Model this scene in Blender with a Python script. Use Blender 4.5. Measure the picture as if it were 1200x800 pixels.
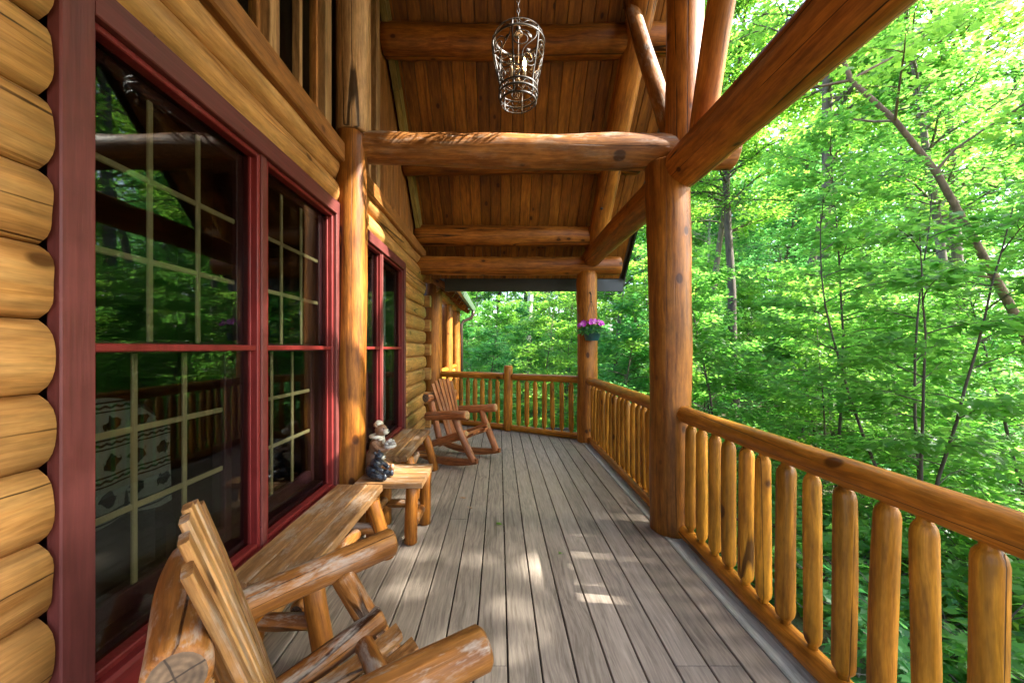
import bpy, math, random
import numpy as np
from mathutils import Vector, Matrix

for o in list(bpy.data.objects):
    bpy.data.objects.remove(o)
SC = bpy.context.scene
COL = SC.collection
random.seed(7)
RNG = np.random.default_rng(7)
PI = math.pi
R_ = math.radians

# ------------------------------------------------------------------ camera
CAMZ, FPX = 1.39, 460.0
cam_d = bpy.data.cameras.new("camera")
cam = bpy.data.objects.new("camera", cam_d)
COL.objects.link(cam)
cam.location = (0, 0, CAMZ)
cam.rotation_euler = (PI / 2, 0, 0)
cam_d.sensor_width = 36
cam_d.lens = 36 * FPX / 1200
cam_d.shift_x = 15 / 1200
cam_d.shift_y = 8 / 1200
cam_d.clip_start = 0.02
cam_d.clip_end = 2000
SC.camera = cam

# ------------------------------------------------------------------ light
SUN_EL, SUN_A = R_(42), R_(8)
world = bpy.data.worlds.new("World")
SC.world = world
world.use_nodes = True
wn = world.node_tree
wn.nodes.clear()
sky = wn.nodes.new("ShaderNodeTexSky")
sky.sky_type = 'NISHITA'
sky.sun_disc = False
sky.sun_elevation = SUN_EL
sky.sun_rotation = PI / 2 + SUN_A
sky.air_density = 1.0
sky.dust_density = 3.0
bg = wn.nodes.new("ShaderNodeBackground")
bg.inputs[1].default_value = 0.15
out = wn.nodes.new("ShaderNodeOutputWorld")
wn.links.new(sky.outputs[0], bg.inputs[0])
wn.links.new(bg.outputs[0], out.inputs[0])
sun_d = bpy.data.lights.new("sun", 'SUN')
sun_d.energy = 3.6
sun_d.angle = R_(0.7)
sun_d.color = (1.0, 0.96, 0.88)
sun = bpy.data.objects.new("sun", sun_d)
COL.objects.link(sun)
sdir = Vector((math.cos(SUN_EL) * math.cos(SUN_A), -math.cos(SUN_EL) * math.sin(SUN_A), math.sin(SUN_EL)))
sun.rotation_euler = sdir.to_track_quat('Z', 'Y').to_euler()
sun.location = sdir * 60
SC.view_settings.view_transform = 'Standard'
SC.view_settings.look = 'None'
SC.view_settings.gamma = 1
SC.view_settings.exposure = 3.0
SC.cycles.max_bounces = 10
SC.cycles.diffuse_bounces = 5
SC.cycles.transmission_bounces = 6
SC.cycles.transparent_max_bounces = 12
SC.cycles.sample_clamp_indirect = 6
SC.cycles.caustics_reflective = False
SC.cycles.caustics_refractive = False

# ------------------------------------------------------------------ node helpers
class NT:
    def __init__(s, name):
        s.m = bpy.data.materials.new(name)
        s.m.use_nodes = True
        s.t = s.m.node_tree
        s.t.nodes.clear()
        s.out = s.t.nodes.new("ShaderNodeOutputMaterial")
    def n(s, typ, ins=None, **kw):
        nd = s.t.nodes.new("ShaderNode" + typ)
        for k, v in kw.items():
            setattr(nd, k, v)
        for k, v in (ins or {}).items():
            s.set(nd, k, v)
        return nd
    def set(s, nd, k, v):
        inp = nd.inputs[k]
        if isinstance(v, bpy.types.NodeSocket):
            s.t.links.new(v, inp)
        elif isinstance(v, (tuple, list)) and len(v) == 3 and inp.type == 'RGBA':
            inp.default_value = (*v, 1)
        else:
            inp.default_value = v
    def math(s, op, a, b=None, c=None, clamp=False):
        nd = s.n("Math", operation=op, use_clamp=clamp)
        s.set(nd, 0, a)
        if b is not None: s.set(nd, 1, b)
        if c is not None: s.set(nd, 2, c)
        return nd.outputs[0]
    def ramp(s, fac, stops, interp='LINEAR'):
        nd = s.n("ValToRGB", {"Fac": fac})
        cr = nd.color_ramp
        cr.interpolation = interp
        while len(cr.elements) < len(stops):
            cr.elements.new(0.5)
        for e, (p, c) in zip(cr.elements, stops):
            e.position = p
            e.color = (*c, 1) if len(c) == 3 else c
        return nd.outputs[0]
    def mix(s, fac, a, b, blend='MIX'):
        nd = s.n("Mix", data_type='RGBA', blend_type=blend)
        s.set(nd, 0, fac); s.set(nd, 6, a); s.set(nd, 7, b)
        return nd.outputs[2]
    def mapr(s, v, a, b, c, d):
        nd = s.n("MapRange", {0: v, 1: a, 2: b, 3: c, 4: d})
        return nd.outputs[0]
    def surf(s, sh):
        s.t.links.new(sh, s.out.inputs[0])
        return s.m

def lerp3(a, b, t): return tuple(x + (y - x) * t for x, y in zip(a, b))
def mul3(a, k): return tuple(x * k for x in a)

def wood(name, light, dark, rough=0.5, knots=1.0, cracks=0.6, weather=0.0, blotch=0.3, vary=0.25, bump=0.35, coat=0.0, fine=0.3, gloss=0.28, gs=24.0, mott=1.0, check=None):
    """Solid wood whose grain runs along the object's own Z axis."""
    w = NT(name)
    tc = w.n("TexCoord").outputs["Object"]
    rnd = w.n("ObjectInfo").outputs["Random"]
    off = w.n("CombineXYZ", {0: w.math('MULTIPLY', rnd, 13.7), 1: w.math('MULTIPLY', rnd, 7.3), 2: w.math('MULTIPLY', rnd, 41.0)}).outputs[0]
    p = w.n("VectorMath", {0: tc, 1: off}, operation='ADD').outputs[0]
    warp = w.n("TexNoise", {"Vector": p, "Scale": 2.2, "Detail": 1.0}).outputs["Color"]
    wv = w.n("VectorMath", {0: warp, "Scale": 0.06}, operation='SCALE').outputs[0]
    pw = w.n("VectorMath", {0: p, 1: wv}, operation='ADD').outputs[0]
    st = w.n("Mapping", {"Vector": pw, "Scale": (1, 1, 0.075)}).outputs[0]
    st2 = w.n("Mapping", {"Vector": pw, "Scale": (1, 1, 0.025)}).outputs[0]
    n1 = w.n("TexNoise", {"Vector": st, "Scale": gs, "Detail": 5.0, "Roughness": 0.62, "Distortion": 0.35}).outputs[0]
    n0 = w.n("TexNoise", {"Vector": st, "Scale": 5.0, "Detail": 2.0}).outputs[0]
    n1 = w.math('ADD', w.math('MULTIPLY', n1, .68), w.math('MULTIPLY', n0, .32))
    n2 = w.n("TexNoise", {"Vector": st2, "Scale": 75.0, "Detail": 3.0, "Roughness": 0.7}).outputs[0]
    n3 = w.n("TexNoise", {"Vector": p, "Scale": 1.7, "Detail": 3.0}).outputs[0]
    base = w.ramp(n1, [(0.36, mul3(dark, .8)), (0.47, lerp3(dark, light, 0.45)), (0.62, light)])
    base = w.mix(1.0, base, w.mapr(n2, 0.3, 0.7, 1 - fine, 1 + fine * .6), 'MULTIPLY')
    base = w.mix(1.0, base, w.mapr(n3, 0.3, 0.7, 1 - blotch, 1 + blotch * .6), 'MULTIPLY')
    base = w.mix(1.0, base, w.mapr(rnd, 0, 1, 1 - vary, 1 + vary * .7), 'MULTIPLY')
    n4 = w.n("TexNoise", {"Vector": w.n("Mapping", {"Vector": p, "Scale": (1, 1, 0.22)}).outputs[0], "Scale": 34.0, "Detail": 3.0, "Roughness": .7}).outputs[0]
    base = w.mix(1.0, base, w.mapr(n4, 0.35, 0.65, 1 - .28 * mott, 1 + .18 * mott), 'MULTIPLY')
    # knots
    kp = w.n("Mapping", {"Vector": pw, "Scale": (1, 1, 0.62)}).outputs[0]
    vor = w.n("TexVoronoi", {"Vector": kp, "Scale": 5.0, "Randomness": 1.0}).outputs["Distance"]
    vor = w.math('ADD', vor, w.math('MULTIPLY', w.math('SUBTRACT', n3, .5), .22))
    kn = w.math('MULTIPLY', w.mapr(vor, 0.08, 0.125, 1, 0), knots * .85, clamp=True)
    ring = w.math('MULTIPLY', w.mapr(vor, 0.10, 0.26, 1, 0), 0.5 * knots, clamp=True)
    base = w.mix(ring, base, mul3(dark, 0.75))
    base = w.mix(kn, base, mul3((dark[0], dark[1] * .8, dark[2] * .6), 0.16))
    # drying checks
    ck = w.n("Mapping", {"Vector": p, "Scale": (1, 1, 0.03)}).outputs[0]
    cn = w.n("TexNoise", {"Vector": ck, "Scale": 5.0, "Detail": 1.0, "Distortion": 0.3}).outputs[0]
    cband = w.mapr(w.math('ABSOLUTE', w.math('SUBTRACT', cn, 0.52)), 0.004, 0.009, 1, 0)
    cmask = w.mapr(w.n("TexNoise", {"Vector": p, "Scale": 1.1}).outputs[0], 0.44, 0.5, 0, 1)
    crack = w.math('MULTIPLY', w.math('MULTIPLY', cband, cmask), cracks, clamp=True)
    if check:
        so = w.n("SeparateXYZ", {0: tc})
        wz = w.n("TexNoise", {"Vector": w.n("Mapping", {"Vector": p, "Scale": (.2, .2, 1.6)}).outputs[0], "Scale": 1.0, "Detail": 3.0}).outputs[0]
        zm_ = w.mapr(w.n("TexNoise", {"Vector": w.n("Mapping", {"Vector": p, "Scale": (.1, .1, .9)}).outputs[0], "Scale": 1.0, "Detail": 1.0}).outputs[0], .45, .52, 0, 1)
        if check == 'round':
            an = w.math('DIVIDE', w.math('ARCTAN2', so.outputs[1], so.outputs[0]), PI)
            an = w.math('ADD', w.math('ADD', an, w.math('MULTIPLY', rnd, 17.3)), w.math('MULTIPLY', wz, .09))
            dd = w.math('ABSOLUTE', w.math('SUBTRACT', w.math('FRACT', an), .5))
            cb = w.mapr(dd, .003, .010, 1, 0)
        else:
            yy_ = w.math('ADD', so.outputs[1], w.math('MULTIPLY', w.math('SUBTRACT', w.math('FRACT', w.math('MULTIPLY', rnd, 23.0)), .5), .10))
            yy_ = w.math('ADD', yy_, w.math('MULTIPLY', w.math('SUBTRACT', wz, .5), .06))
            cb = w.mapr(w.math('ABSOLUTE', yy_), .0008, .0024, 1, 0)
        crack = w.math('MAXIMUM', crack, w.math('MULTIPLY', cb, zm_), clamp=True)
    base = w.mix(crack, base, mul3(dark, 0.15))
    if weather > 0:
        wn1 = w.n("TexNoise", {"Vector": w.n("Mapping", {"Vector": p, "Scale": (1, 1, 0.3)}).outputs[0], "Scale": 11.0, "Detail": 5.0, "Roughness": 0.75}).outputs[0]
        nz = w.n("SeparateXYZ", {0: w.n("NewGeometry").outputs["Normal"]}).outputs[2]
        wf = w.math('MULTIPLY', w.mapr(wn1, 0.5, 0.62, 0, 1), w.mapr(nz, -0.1, 0.7, 0.15, 1))
        base = w.mix(w.math('MULTIPLY', wf, weather, clamp=True), base, (0.42, 0.37, 0.30))
    h = w.math('ADD', w.math('ADD', w.math('MULTIPLY', n1, 0.5), w.math('MULTIPLY', n2, 0.35)), w.math('MULTIPLY', n4, .35))
    h = w.math('SUBTRACT', h, w.math('MULTIPLY', crack, 1.5))
    h = w.math('SUBTRACT', h, w.math('MULTIPLY', kn, 0.25))
    bp = w.n("Bump", {"Strength": bump, "Distance": 0.012, "Height": h}).outputs[0]
    rg = w.mapr(n3, 0.3, 0.7, rough - 0.08, rough + 0.12)
    b = w.n("BsdfPrincipled", {"Base Color": base, "Roughness": rg, "Normal": bp, "Specular IOR Level": gloss, "Coat Weight": coat, "Coat Roughness": 0.3})
    return w.surf(b.outputs[0])

def endgrain(name, light, dark):
    w = NT(name)
    tc = w.n("TexCoord").outputs["Object"]
    flat = w.n("Mapping", {"Vector": tc, "Scale": (1, 1, 0.0)}).outputs[0]
    nz = w.n("TexNoise", {"Vector": tc, "Scale": 14.0, "Detail": 3.0}).outputs[0]
    d = w.n("VectorMath", {0: flat}, operation='LENGTH').outputs["Value"]
    rings = w.math('SINE', w.math('ADD', w.math('MULTIPLY', d, 480.0), w.math('MULTIPLY', nz, 9.0)))
    c = w.ramp(w.mapr(rings, -1, 1, 0, 1), [(0, dark), (1, light)])
    n2 = w.n("TexNoise", {"Vector": tc, "Scale": 60.0, "Detail": 4.0}).outputs[0]
    c = w.mix(.55, c, lerp3(light, dark, .5))
    c = w.mix(1.0, c, w.mapr(nz, .3, .7, .5, 1.2), 'MULTIPLY')
    c = w.mix(1.0, c, w.mapr(n2, .3, .7, .7, 1.2), 'MULTIPLY')
    so = w.n("SeparateXYZ", {0: tc})
    an = w.math('DIVIDE', w.math('ARCTAN2', so.outputs[1], so.outputs[0]), PI * .5)
    an = w.math('ADD', w.math('ADD', an, w.math('MULTIPLY', w.n("ObjectInfo").outputs["Random"], 9.1)), w.math('MULTIPLY', nz, .25))
    dd = w.math('MULTIPLY', w.math('ABSOLUTE', w.math('SUBTRACT', w.math('FRACT', an), .5)), d)
    c = w.mix(w.mapr(dd, .0006, .0016, .85, 0), c, mul3(dark, .25))
    b = w.n("BsdfPrincipled", {"Base Color": c, "Roughness": 0.8, "Normal": w.n("Bump", {"Strength": .4, "Distance": .003, "Height": n2}).outputs[0]})
    return w.surf(b.outputs[0])

def plain(name, col, rough=0.5, metal=0.0, var=0.15, scale=6.0, bump=0.0, spec=0.5):
    w = NT(name)
    tc = w.n("TexCoord").outputs["Object"]
    nz = w.n("TexNoise", {"Vector": tc, "Scale": scale, "Detail": 5.0, "Roughness": 0.65}).outputs[0]
    c = w.mix(1.0, col, w.mapr(nz, .3, .7, 1 - var, 1 + var), 'MULTIPLY')
    b = w.n("BsdfPrincipled", {"Base Color": c, "Roughness": w.mapr(nz, .3, .7, max(.02, rough - .06), min(1, rough + .08)), "Metallic": metal, "Specular IOR Level": spec})
    if bump:
        w.set(b, "Normal", w.n("Bump", {"Strength": bump, "Distance": 0.01, "Height": nz}).outputs[0])
    return w.surf(b.outputs[0])

M = {}
M['wall'] = wood("honey_log_wood", (0.6014, 0.3208, 0.1042), (0.4171, 0.1721, 0.0372), rough=0.45, cracks=1.0, vary=0.16, blotch=.25, check='flat', mott=.8)
M['beam'] = wood("stained_beam_wood", (0.391, 0.1403, 0.019), (0.187, 0.051, 0.0057), rough=0.45, cracks=1.0, check='round')
M['post'] = wood("stained_post_wood", (0.4136, 0.1563, 0.02009), (0.2227, 0.06482, 0.007533), rough=0.45, cracks=1.0, check='round')
M['tie'] = wood("stained_tie_beam_wood", (0.36, 0.15, 0.036), (0.19, 0.062, 0.011), rough=0.5, cracks=1.0, weather=0.8, check='round')
M['rail'] = wood("orange_rail_wood", (0.5506, 0.2145, 0.02046), (0.3587, 0.1093, 0.008184), rough=0.42, cracks=0.9, vary=0.14, blotch=.25, check='round')
M['baluster'] = wood("baluster_wood", (0.5172, 0.2279, 0.01841), (0.3337, 0.116, 0.007161), rough=0.45, cracks=0.9, vary=0.25, blotch=.3)
M['ceiling'] = wood("ceiling_board_wood", (0.3608, 0.1386, 0.018), (0.1968, 0.0588, 0.0063), rough=0.5, knots=1.0, cracks=0.0, vary=0.28, bump=.2)
M['cut'] = endgrain("cut_log_end", (0.50, 0.30, 0.11), (0.28, 0.14, 0.045))
M['cutdark'] = endgrain("aged_log_end", (0.24, 0.15, 0.08), (0.10, 0.06, 0.032))
M['chair'] = wood("weathered_chair_wood", (0.44, 0.1804, 0.036), (0.22, 0.066, 0.011), rough=0.5, cracks=1.0, weather=0.75, bump=.6, blotch=.45, check='round')
M['chairslat'] = wood("weathered_slat_wood", (0.45, 0.234, 0.075), (0.252, 0.099, 0.024), rough=0.45, cracks=1.0, weather=0.75, bump=.5, blotch=.4)
M['farchair'] = wood("red_brown_chair_wood", (0.44, 0.155, 0.046), (0.26, 0.072, 0.018), rough=0.45, cracks=.8, weather=0.3, check='round')
M['bench'] = wood("weathered_bench_wood", (0.3872, 0.2068, 0.08075), (0.22, 0.1012, 0.0323), rough=0.55, cracks=1.0, weather=0.5, vary=.18)
M['deck'] = wood("grey_brown_deck_board", (0.352, 0.292, 0.230), (0.235, 0.190, 0.146), rough=0.65, knots=0.0, cracks=0.0, vary=0.09, bump=.2, fine=.3, blotch=.06, gs=52.0, mott=.3)
M['deckedge'] = wood("grey_green_edge_board", (0.54, 0.555, 0.47), (0.38, 0.39, 0.32), rough=0.6, knots=0.0, cracks=0.0, vary=0.08, bump=.3, fine=.35, blotch=.2, gs=46.0, mott=.3)
M['loft'] = wood("loft_trim_wood", (0.3825, 0.1615, 0.0405), (0.2295, 0.08075, 0.0153), rough=0.45, knots=.8, cracks=.3)
M['lofttan'] = wood("loft_mullion_wood", (0.52, 0.31, 0.13), (0.34, 0.17, 0.06), rough=0.45, knots=.6, cracks=.3)
M['rake'] = wood("green_lit_rake_board", (0.34, 0.25, 0.07), (0.20, 0.14, 0.03), rough=0.6, knots=.5)  # green light falling on the board is put into its colour
def paint(name, col, rough, holes=True):
    w = NT(name)
    tc = w.n("TexCoord").outputs["Object"]
    rnd = w.n("ObjectInfo").outputs["Random"]
    p = w.n("VectorMath", {0: tc, 1: w.n("CombineXYZ", {2: w.math('MULTIPLY', rnd, 9.0)}).outputs[0]}, operation='ADD').outputs[0]
    br = w.n("TexNoise", {"Vector": w.n("Mapping", {"Vector": p, "Scale": (1, 1, .06)}).outputs[0], "Scale": 70.0, "Detail": 3.0}).outputs[0]
    bl = w.n("TexNoise", {"Vector": p, "Scale": 5.0, "Detail": 5.0, "Roughness": .7}).outputs[0]
    c = w.mix(1.0, col, w.mapr(br, .3, .7, .82, 1.15), 'MULTIPLY')
    c = w.mix(1.0, c, w.mapr(bl, .3, .7, .75, 1.2), 'MULTIPLY')
    c = w.mix(w.mapr(bl, .62, .75, 0, .35), c, lerp3(col, (.30, .20, .18), .5))
    if holes:
        v = w.n("TexVoronoi", {"Vector": p, "Scale": 10.0}).outputs["Distance"]
        c = w.mix(w.mapr(v, .03, .05, .9, 0), c, (.01, .006, .005))
    bp = w.n("Bump", {"Strength": .35, "Distance": .004, "Height": br}).outputs[0]
    return w.surf(w.n("BsdfPrincipled", {"Base Color": c, "Roughness": w.mapr(bl, .3, .7, rough - .08, rough + .15), "Normal": bp, "Specular IOR Level": .3}).outputs[0])
M['maroon'] = paint("maroon_paint", (0.118, 0.028, 0.023), .5)
M['red'] = paint("red_frame_paint", (0.15, 0.014, 0.012), .45, False)
M['sash'] = plain("dark_sash_paint", (0.07, 0.02, 0.025), rough=0.4, var=.1)
M['muntin'] = plain("tan_muntin", (0.50, 0.40, 0.19), rough=0.5, var=.08)
M['iron'] = plain("dark_iron", (0.035, 0.028, 0.022), rough=0.5, metal=.35, var=.3, scale=30)
M['fascia'] = plain("dark_green_fascia", (0.018, 0.022, 0.016), rough=0.4, var=.1)
M['gutter'] = plain("green_gutter", (0.12, 0.17, 0.12), rough=0.3, metal=.3, var=.1)
M['spout'] = plain("brown_downspout", (0.05, 0.03, 0.022), rough=0.35, metal=.2)
M['dark'] = plain("dark_underside", (0.04, 0.033, 0.028), rough=0.9)
M['shingle'] = plain("roof_shingle", (0.09, 0.085, 0.075), rough=0.9, bump=.3, scale=40)
M['room'] = plain("room_wall", (0.16, 0.10, 0.06), rough=0.7)
M['roomfloor'] = plain("room_floor", (0.10, 0.06, 0.035), rough=0.6)
M['bark'] = None

def glass(name, tint, r0=0.004, k=.05, rg_=0.0):
    w = NT(name)
    lw = w.n("LayerWeight", {"Blend": 0.35}).outputs["Fresnel"]
    tr = w.n("BsdfTransparent", {"Color": tint})
    gl = w.n("BsdfGlossy", {"Color": (1, 1, 1), "Roughness": rg_})
    f = w.math('ADD', w.math('MULTIPLY', lw, k), r0, clamp=True)
    mx = w.n("MixShader", {0: f, 1: tr.outputs[0], 2: gl.outputs[0]})
    return w.surf(mx.outputs[0])
M['glass'] = glass("window_glass", (0.86, 0.89, 0.87))
M['storm'] = glass("storm_glass", (0.60, 0.62, 0.61), 0.007, .125, .018)

def bark(name, light, dark, scale=8):
    w = NT(name)
    tc = w.n("TexCoord").outputs["Object"]
    mp = w.n("Mapping", {"Vector": tc, "Scale": (1, 1, 0.22)}).outputs[0]
    nz = w.n("TexNoise", {"Vector": mp, "Scale": scale, "Detail": 5.0, "Roughness": 0.7, "Distortion": .4}).outputs[0]
    c = w.ramp(nz, [(0.32, dark), (0.65, light)])
    bp = w.n("Bump", {"Strength": .8, "Distance": .03, "Height": nz}).outputs[0]
    return w.surf(w.n("BsdfPrincipled", {"Base Color": c, "Roughness": .9, "Normal": bp}).outputs[0])
M['bark'] = bark("grey_brown_bark", (0.19, 0.155, 0.12), (0.065, 0.05, 0.04))
M['barkdark'] = bark("dark_bark", (0.11, 0.085, 0.065), (0.04, 0.03, 0.024))
M['barkpale'] = bark("pale_bark", (0.46, 0.43, 0.37), (0.22, 0.20, 0.17))
M['barklean'] = bark("warm_brown_bark", (0.26, 0.17, 0.11), (0.11, 0.07, 0.045), 14)

def leaf(name, c0, c1, t0, t1, trans=0.55):
    w = NT(name)
    a = w.n("Attribute", attribute_name="leaf_shade").outputs["Fac"]
    rnd = w.n("ObjectInfo").outputs["Random"]
    a = w.math('ADD', w.math('MULTIPLY', a, 0.8), w.math('MULTIPLY', rnd, 0.2))
    dc = w.mix(a, c0, c1)
    tcol = w.mix(a, t0, t1)
    df = w.n("BsdfPrincipled", {"Base Color": dc, "Roughness": 0.42, "Specular IOR Level": 0.4})
    tl = w.n("BsdfTranslucent", {"Color": tcol})
    mx = w.n("MixShader", {0: trans, 1: df.outputs[0], 2: tl.outputs[0]})
    return w.surf(mx.outputs[0])
M['leaf'] = leaf("maple_leaf", (0.05, 0.15, 0.028), (0.10, 0.225, 0.04), (0.13, 0.46, 0.06), (0.36, 0.72, 0.11))
M['leafcool'] = leaf("cool_green_leaf", (0.045, 0.155, 0.055), (0.095, 0.22, 0.075), (0.10, 0.45, 0.10), (0.28, 0.68, 0.17))
M['leafyellow'] = leaf("yellow_green_leaf", (0.06, 0.16, 0.026), (0.12, 0.23, 0.035), (0.22, 0.55, 0.05), (0.48, 0.80, 0.11))

# ------------------------------------------------------------------ mesh helpers
def mesh_np(name, verts, faces, mats, midx=None, smooth=True, attr=None):
    """faces: (n,3) or (n,4) int array, or a list of index lists"""
    me = bpy.data.meshes.new(name)
    verts = np.asarray(verts, dtype=np.float32)
    if isinstance(faces, np.ndarray):
        k = faces.shape[1]
        flat = faces.astype(np.int32).ravel()
        tot = np.full(len(faces), k, np.int32)
    else:
        tot = np.array([len(f) for f in faces], np.int32)
        flat = np.fromiter((i for f in faces for i in f), np.int32, int(tot.sum()))
    me.vertices.add(len(verts))
    me.vertices.foreach_set("co", verts.ravel())
    me.loops.add(len(flat))
    me.loops.foreach_set("vertex_index", flat)
    me.polygons.add(len(tot))
    st = np.zeros(len(tot), np.int32)
    st[1:] = np.cumsum(tot)[:-1]
    me.polygons.foreach_set("loop_start", st)
    me.polygons.foreach_set("loop_total", tot)
    for m in (mats if isinstance(mats, (list, tuple)) else [mats]):
        me.materials.append(m)
    if midx is not None:
        me.polygons.foreach_set("material_index", np.asarray(midx, np.int32))
    me.polygons.foreach_set("use_smooth", np.full(len(tot), bool(smooth)) if not isinstance(smooth, np.ndarray) else smooth)
    if attr is not None:
        at = me.attributes.new("leaf_shade", 'FLOAT', 'POINT')
        at.data.foreach_set("value", np.asarray(attr, np.float32))
    me.update(calc_edges=True)
    return me

class MB:
    """collects shapes into one mesh"""
    def __init__(s): s.v, s.f, s.m, s.s, s.n = [], [], [], [], 0
    def add(s, verts, faces, mi=0, smooth=True):
        s.v.append(np.asarray(verts, float))
        for f in faces:
            s.f.append([i + s.n for i in f]); s.m.append(mi); s.s.append(smooth)
        s.n += len(verts)
        return s
    def tube(s, pts, rad, seg=8, mi=0, cap=True, capmi=None):
        pts = [Vector(p) for p in pts]
        n = len(pts)
        rad = rad if isinstance(rad, (list, tuple, np.ndarray)) else [rad] * n
        d0 = (pts[1] - pts[0]).normalized()
        up = Vector((0, 0, 1)) if abs(d0.z) < .9 else Vector((1, 0, 0))
        u = d0.cross(up).normalized()
        vs = []
        for i, p in enumerate(pts):
            d = (pts[min(i + 1, n - 1)] - pts[max(i - 1, 0)])
            d = d.normalized() if d.length > 1e-9 else d0
            u = (u - d * u.dot(d)).normalized()
            v = d.cross(u)
            for k in range(seg):
                a = 2 * PI * k / seg
                vs.append(p + (u * math.cos(a) + v * math.sin(a)) * rad[i])
        fs = [[i * seg + k, i * seg + (k + 1) % seg, (i + 1) * seg + (k + 1) % seg, (i + 1) * seg + k] for i in range(n - 1) for k in range(seg)]
        s.add([tuple(v) for v in vs], fs, mi)
        if cap:
            b = s.n - len(vs)
            for ring in (list(range(seg))[::-1], [(n - 1) * seg + k for k in range(seg)]):
                s.f.append([b + i for i in ring]); s.m.append(capmi if capmi is not None else mi); s.s.append(False)
        return s
    def box(s, lo, hi, mi=0, ch=0.004):
        """axis box with chamfered long edges"""
        lo, hi = np.array(lo, float), np.array(hi, float)
        ch = min(ch, *(0.3 * (hi - lo)))
        vs, fs = [], []
        c = (lo + hi) / 2; h = (hi - lo) / 2
        idx = {}
        for sx in (-1, 1):
            for sy in (-1, 1):
                for sz in (-1, 1):
                    for ax in range(3):
                        q = np.array([sx, sy, sz]) * h
                        for b in range(3):
                            if b != ax: q[b] -= (sx, sy, sz)[b] * ch
                        idx[(sx, sy, sz, ax)] = len(vs); vs.append(c + q)
        S = (-1, 1)
        for ax in range(3):
            b, d = [(1, 2), (2, 0), (0, 1)][ax]
            for sg in S:
                q = []
                for (p1, p2) in ((-1, -1), (1, -1), (1, 1), (-1, 1)):
                    k = [0, 0, 0]; k[ax] = sg; k[b] = p1; k[d] = p2
                    q.append(idx[(*k, ax)])
                fs.append(q if sg > 0 else q[::-1])
        for ax in range(3):
            b, d = [(1, 2), (2, 0), (0, 1)][ax]
            for s1 in S:
                for s2 in S:
                    k0 = [0, 0, 0]; k0[ax] = -1; k0[b] = s1; k0[d] = s2
                    k1 = list(k0); k1[ax] = 1
                    q = [idx[(*k0, b)], idx[(*k1, b)], idx[(*k1, d)], idx[(*k0, d)]]
                    fs.append(q if s1 * s2 < 0 else q[::-1])
        for sx in S:
            for sy in S:
                for sz in S:
                    q = [idx[(sx, sy, sz, 0)], idx[(sx, sy, sz, 1)], idx[(sx, sy, sz, 2)]]
                    fs.append(q if sx * sy * sz > 0 else q[::-1])
        return s.add(vs, fs, mi, False)
    def ellipsoid(s, c, r, mi=0, rot=None, nu=14, nv=9):
        vs = []
        for j in range(nv + 1):
            t = PI * j / nv
            for i in range(nu):
                a = 2 * PI * i / nu
                p = Vector((math.sin(t) * math.cos(a) * r[0], math.sin(t) * math.sin(a) * r[1], math.cos(t) * r[2]))
                if rot is not None: p = rot @ p
                vs.append(p + Vector(c))
        fs = [[j * nu + i, (j + 1) * nu + i, (j + 1) * nu + (i + 1) % nu, j * nu + (i + 1) % nu] for j in range(nv) for i in range(nu)]
        return s.add([tuple(v) for v in vs], fs, mi)
    def mesh(s, name, mats):
        return mesh_np(name, np.concatenate(s.v), s.f, mats, s.m, np.array(s.s))

def log_mesh(L, r0, r1=None, seg=20, step=0.09, rough=0.02, bow=0.008, cham=0.012, facets=0.0, mats=None, seed=None, sag=None, flat=None):
    """round peeled log along local Z from 0 to L: lumps, taper, bow, chamfered ends with end grain"""
    rg = np.random.default_rng(seed if seed is not None else random.randrange(10 ** 6))
    r1 = r0 if r1 is None else r1
    n = max(4, int(L / step))
    z = np.linspace(0, L, n)
    z = np.concatenate([[0, 0.0], z[1:-1], [L, L]])
    z[1] = min(cham, L * .2); z[-2] = L - min(cham, L * .2)
    th = np.linspace(0, 2 * PI, seg, endpoint=False)
    Z, T = np.meshgrid(z, th, indexing='ij')
    r = r0 + (r1 - r0) * Z / L
    mod = np.zeros_like(Z)
    for _ in range(7):
        k = rg.integers(0, 4); fz = rg.uniform(0.5, 5.0)
        mod += rg.uniform(.3, 1) * np.cos(k * T + rg.uniform(0, 6.3)) * np.sin(fz * Z / .6 + rg.uniform(0, 6.3)) / (1 + .3 * fz)
    r = r * (1 + rough * mod)
    for _ in range(int(L * 2.5)):   # knot bumps
        zz, tt = rg.uniform(.05, L - .05) if L > .2 else L / 2, rg.uniform(0, 6.3)
        dt = np.angle(np.exp(1j * (T - tt)))
        r += r0 * 0.07 * np.exp(-((Z - zz) / .05) ** 2 - (dt * r0 / .035) ** 2)
    if facets:
        r *= 1 + facets * np.cos(5 * T + rg.uniform(0, 6) + .6 * np.sin(Z * 3))
    r[0] -= min(cham, r0 * .25); r[-1] -= min(cham, r0 * .25)
    bx = bow * np.sin(PI * Z / L + rg.uniform(-.5, .5)) * rg.choice([-1, 1]) + bow * .5 * np.sin(2 * PI * Z / L + rg.uniform(0, 6))
    by = bow * np.sin(PI * Z / L + rg.uniform(-.5, .5)) * rg.choice([-1, 1])
    X = r * np.cos(T) + bx; Y = r * np.sin(T) + by
    V = np.stack([X, Y, Z], -1).reshape(-1, 3)
    m = len(z)
    F = [[i * seg + k, i * seg + (k + 1) % seg, (i + 1) * seg + (k + 1) % seg, (i + 1) * seg + k] for i in range(m - 1) for k in range(seg)]
    mi = [0] * len(F); sm = [True] * len(F)
    c0, c1 = len(V), len(V) + 1
    V = np.concatenate([V, [[bx[0, 0], by[0, 0], 0], [bx[-1, 0], by[-1, 0], L]]])
    for k in range(seg):
        F.append([c0, (k + 1) % seg, k]); F.append([c1, (m - 1) * seg + k, (m - 1) * seg + (k + 1) % seg])
        mi += [1, 1]; sm += [False, False]
    return mesh_np("log", V, F, mats, mi, np.array(sm))

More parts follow.
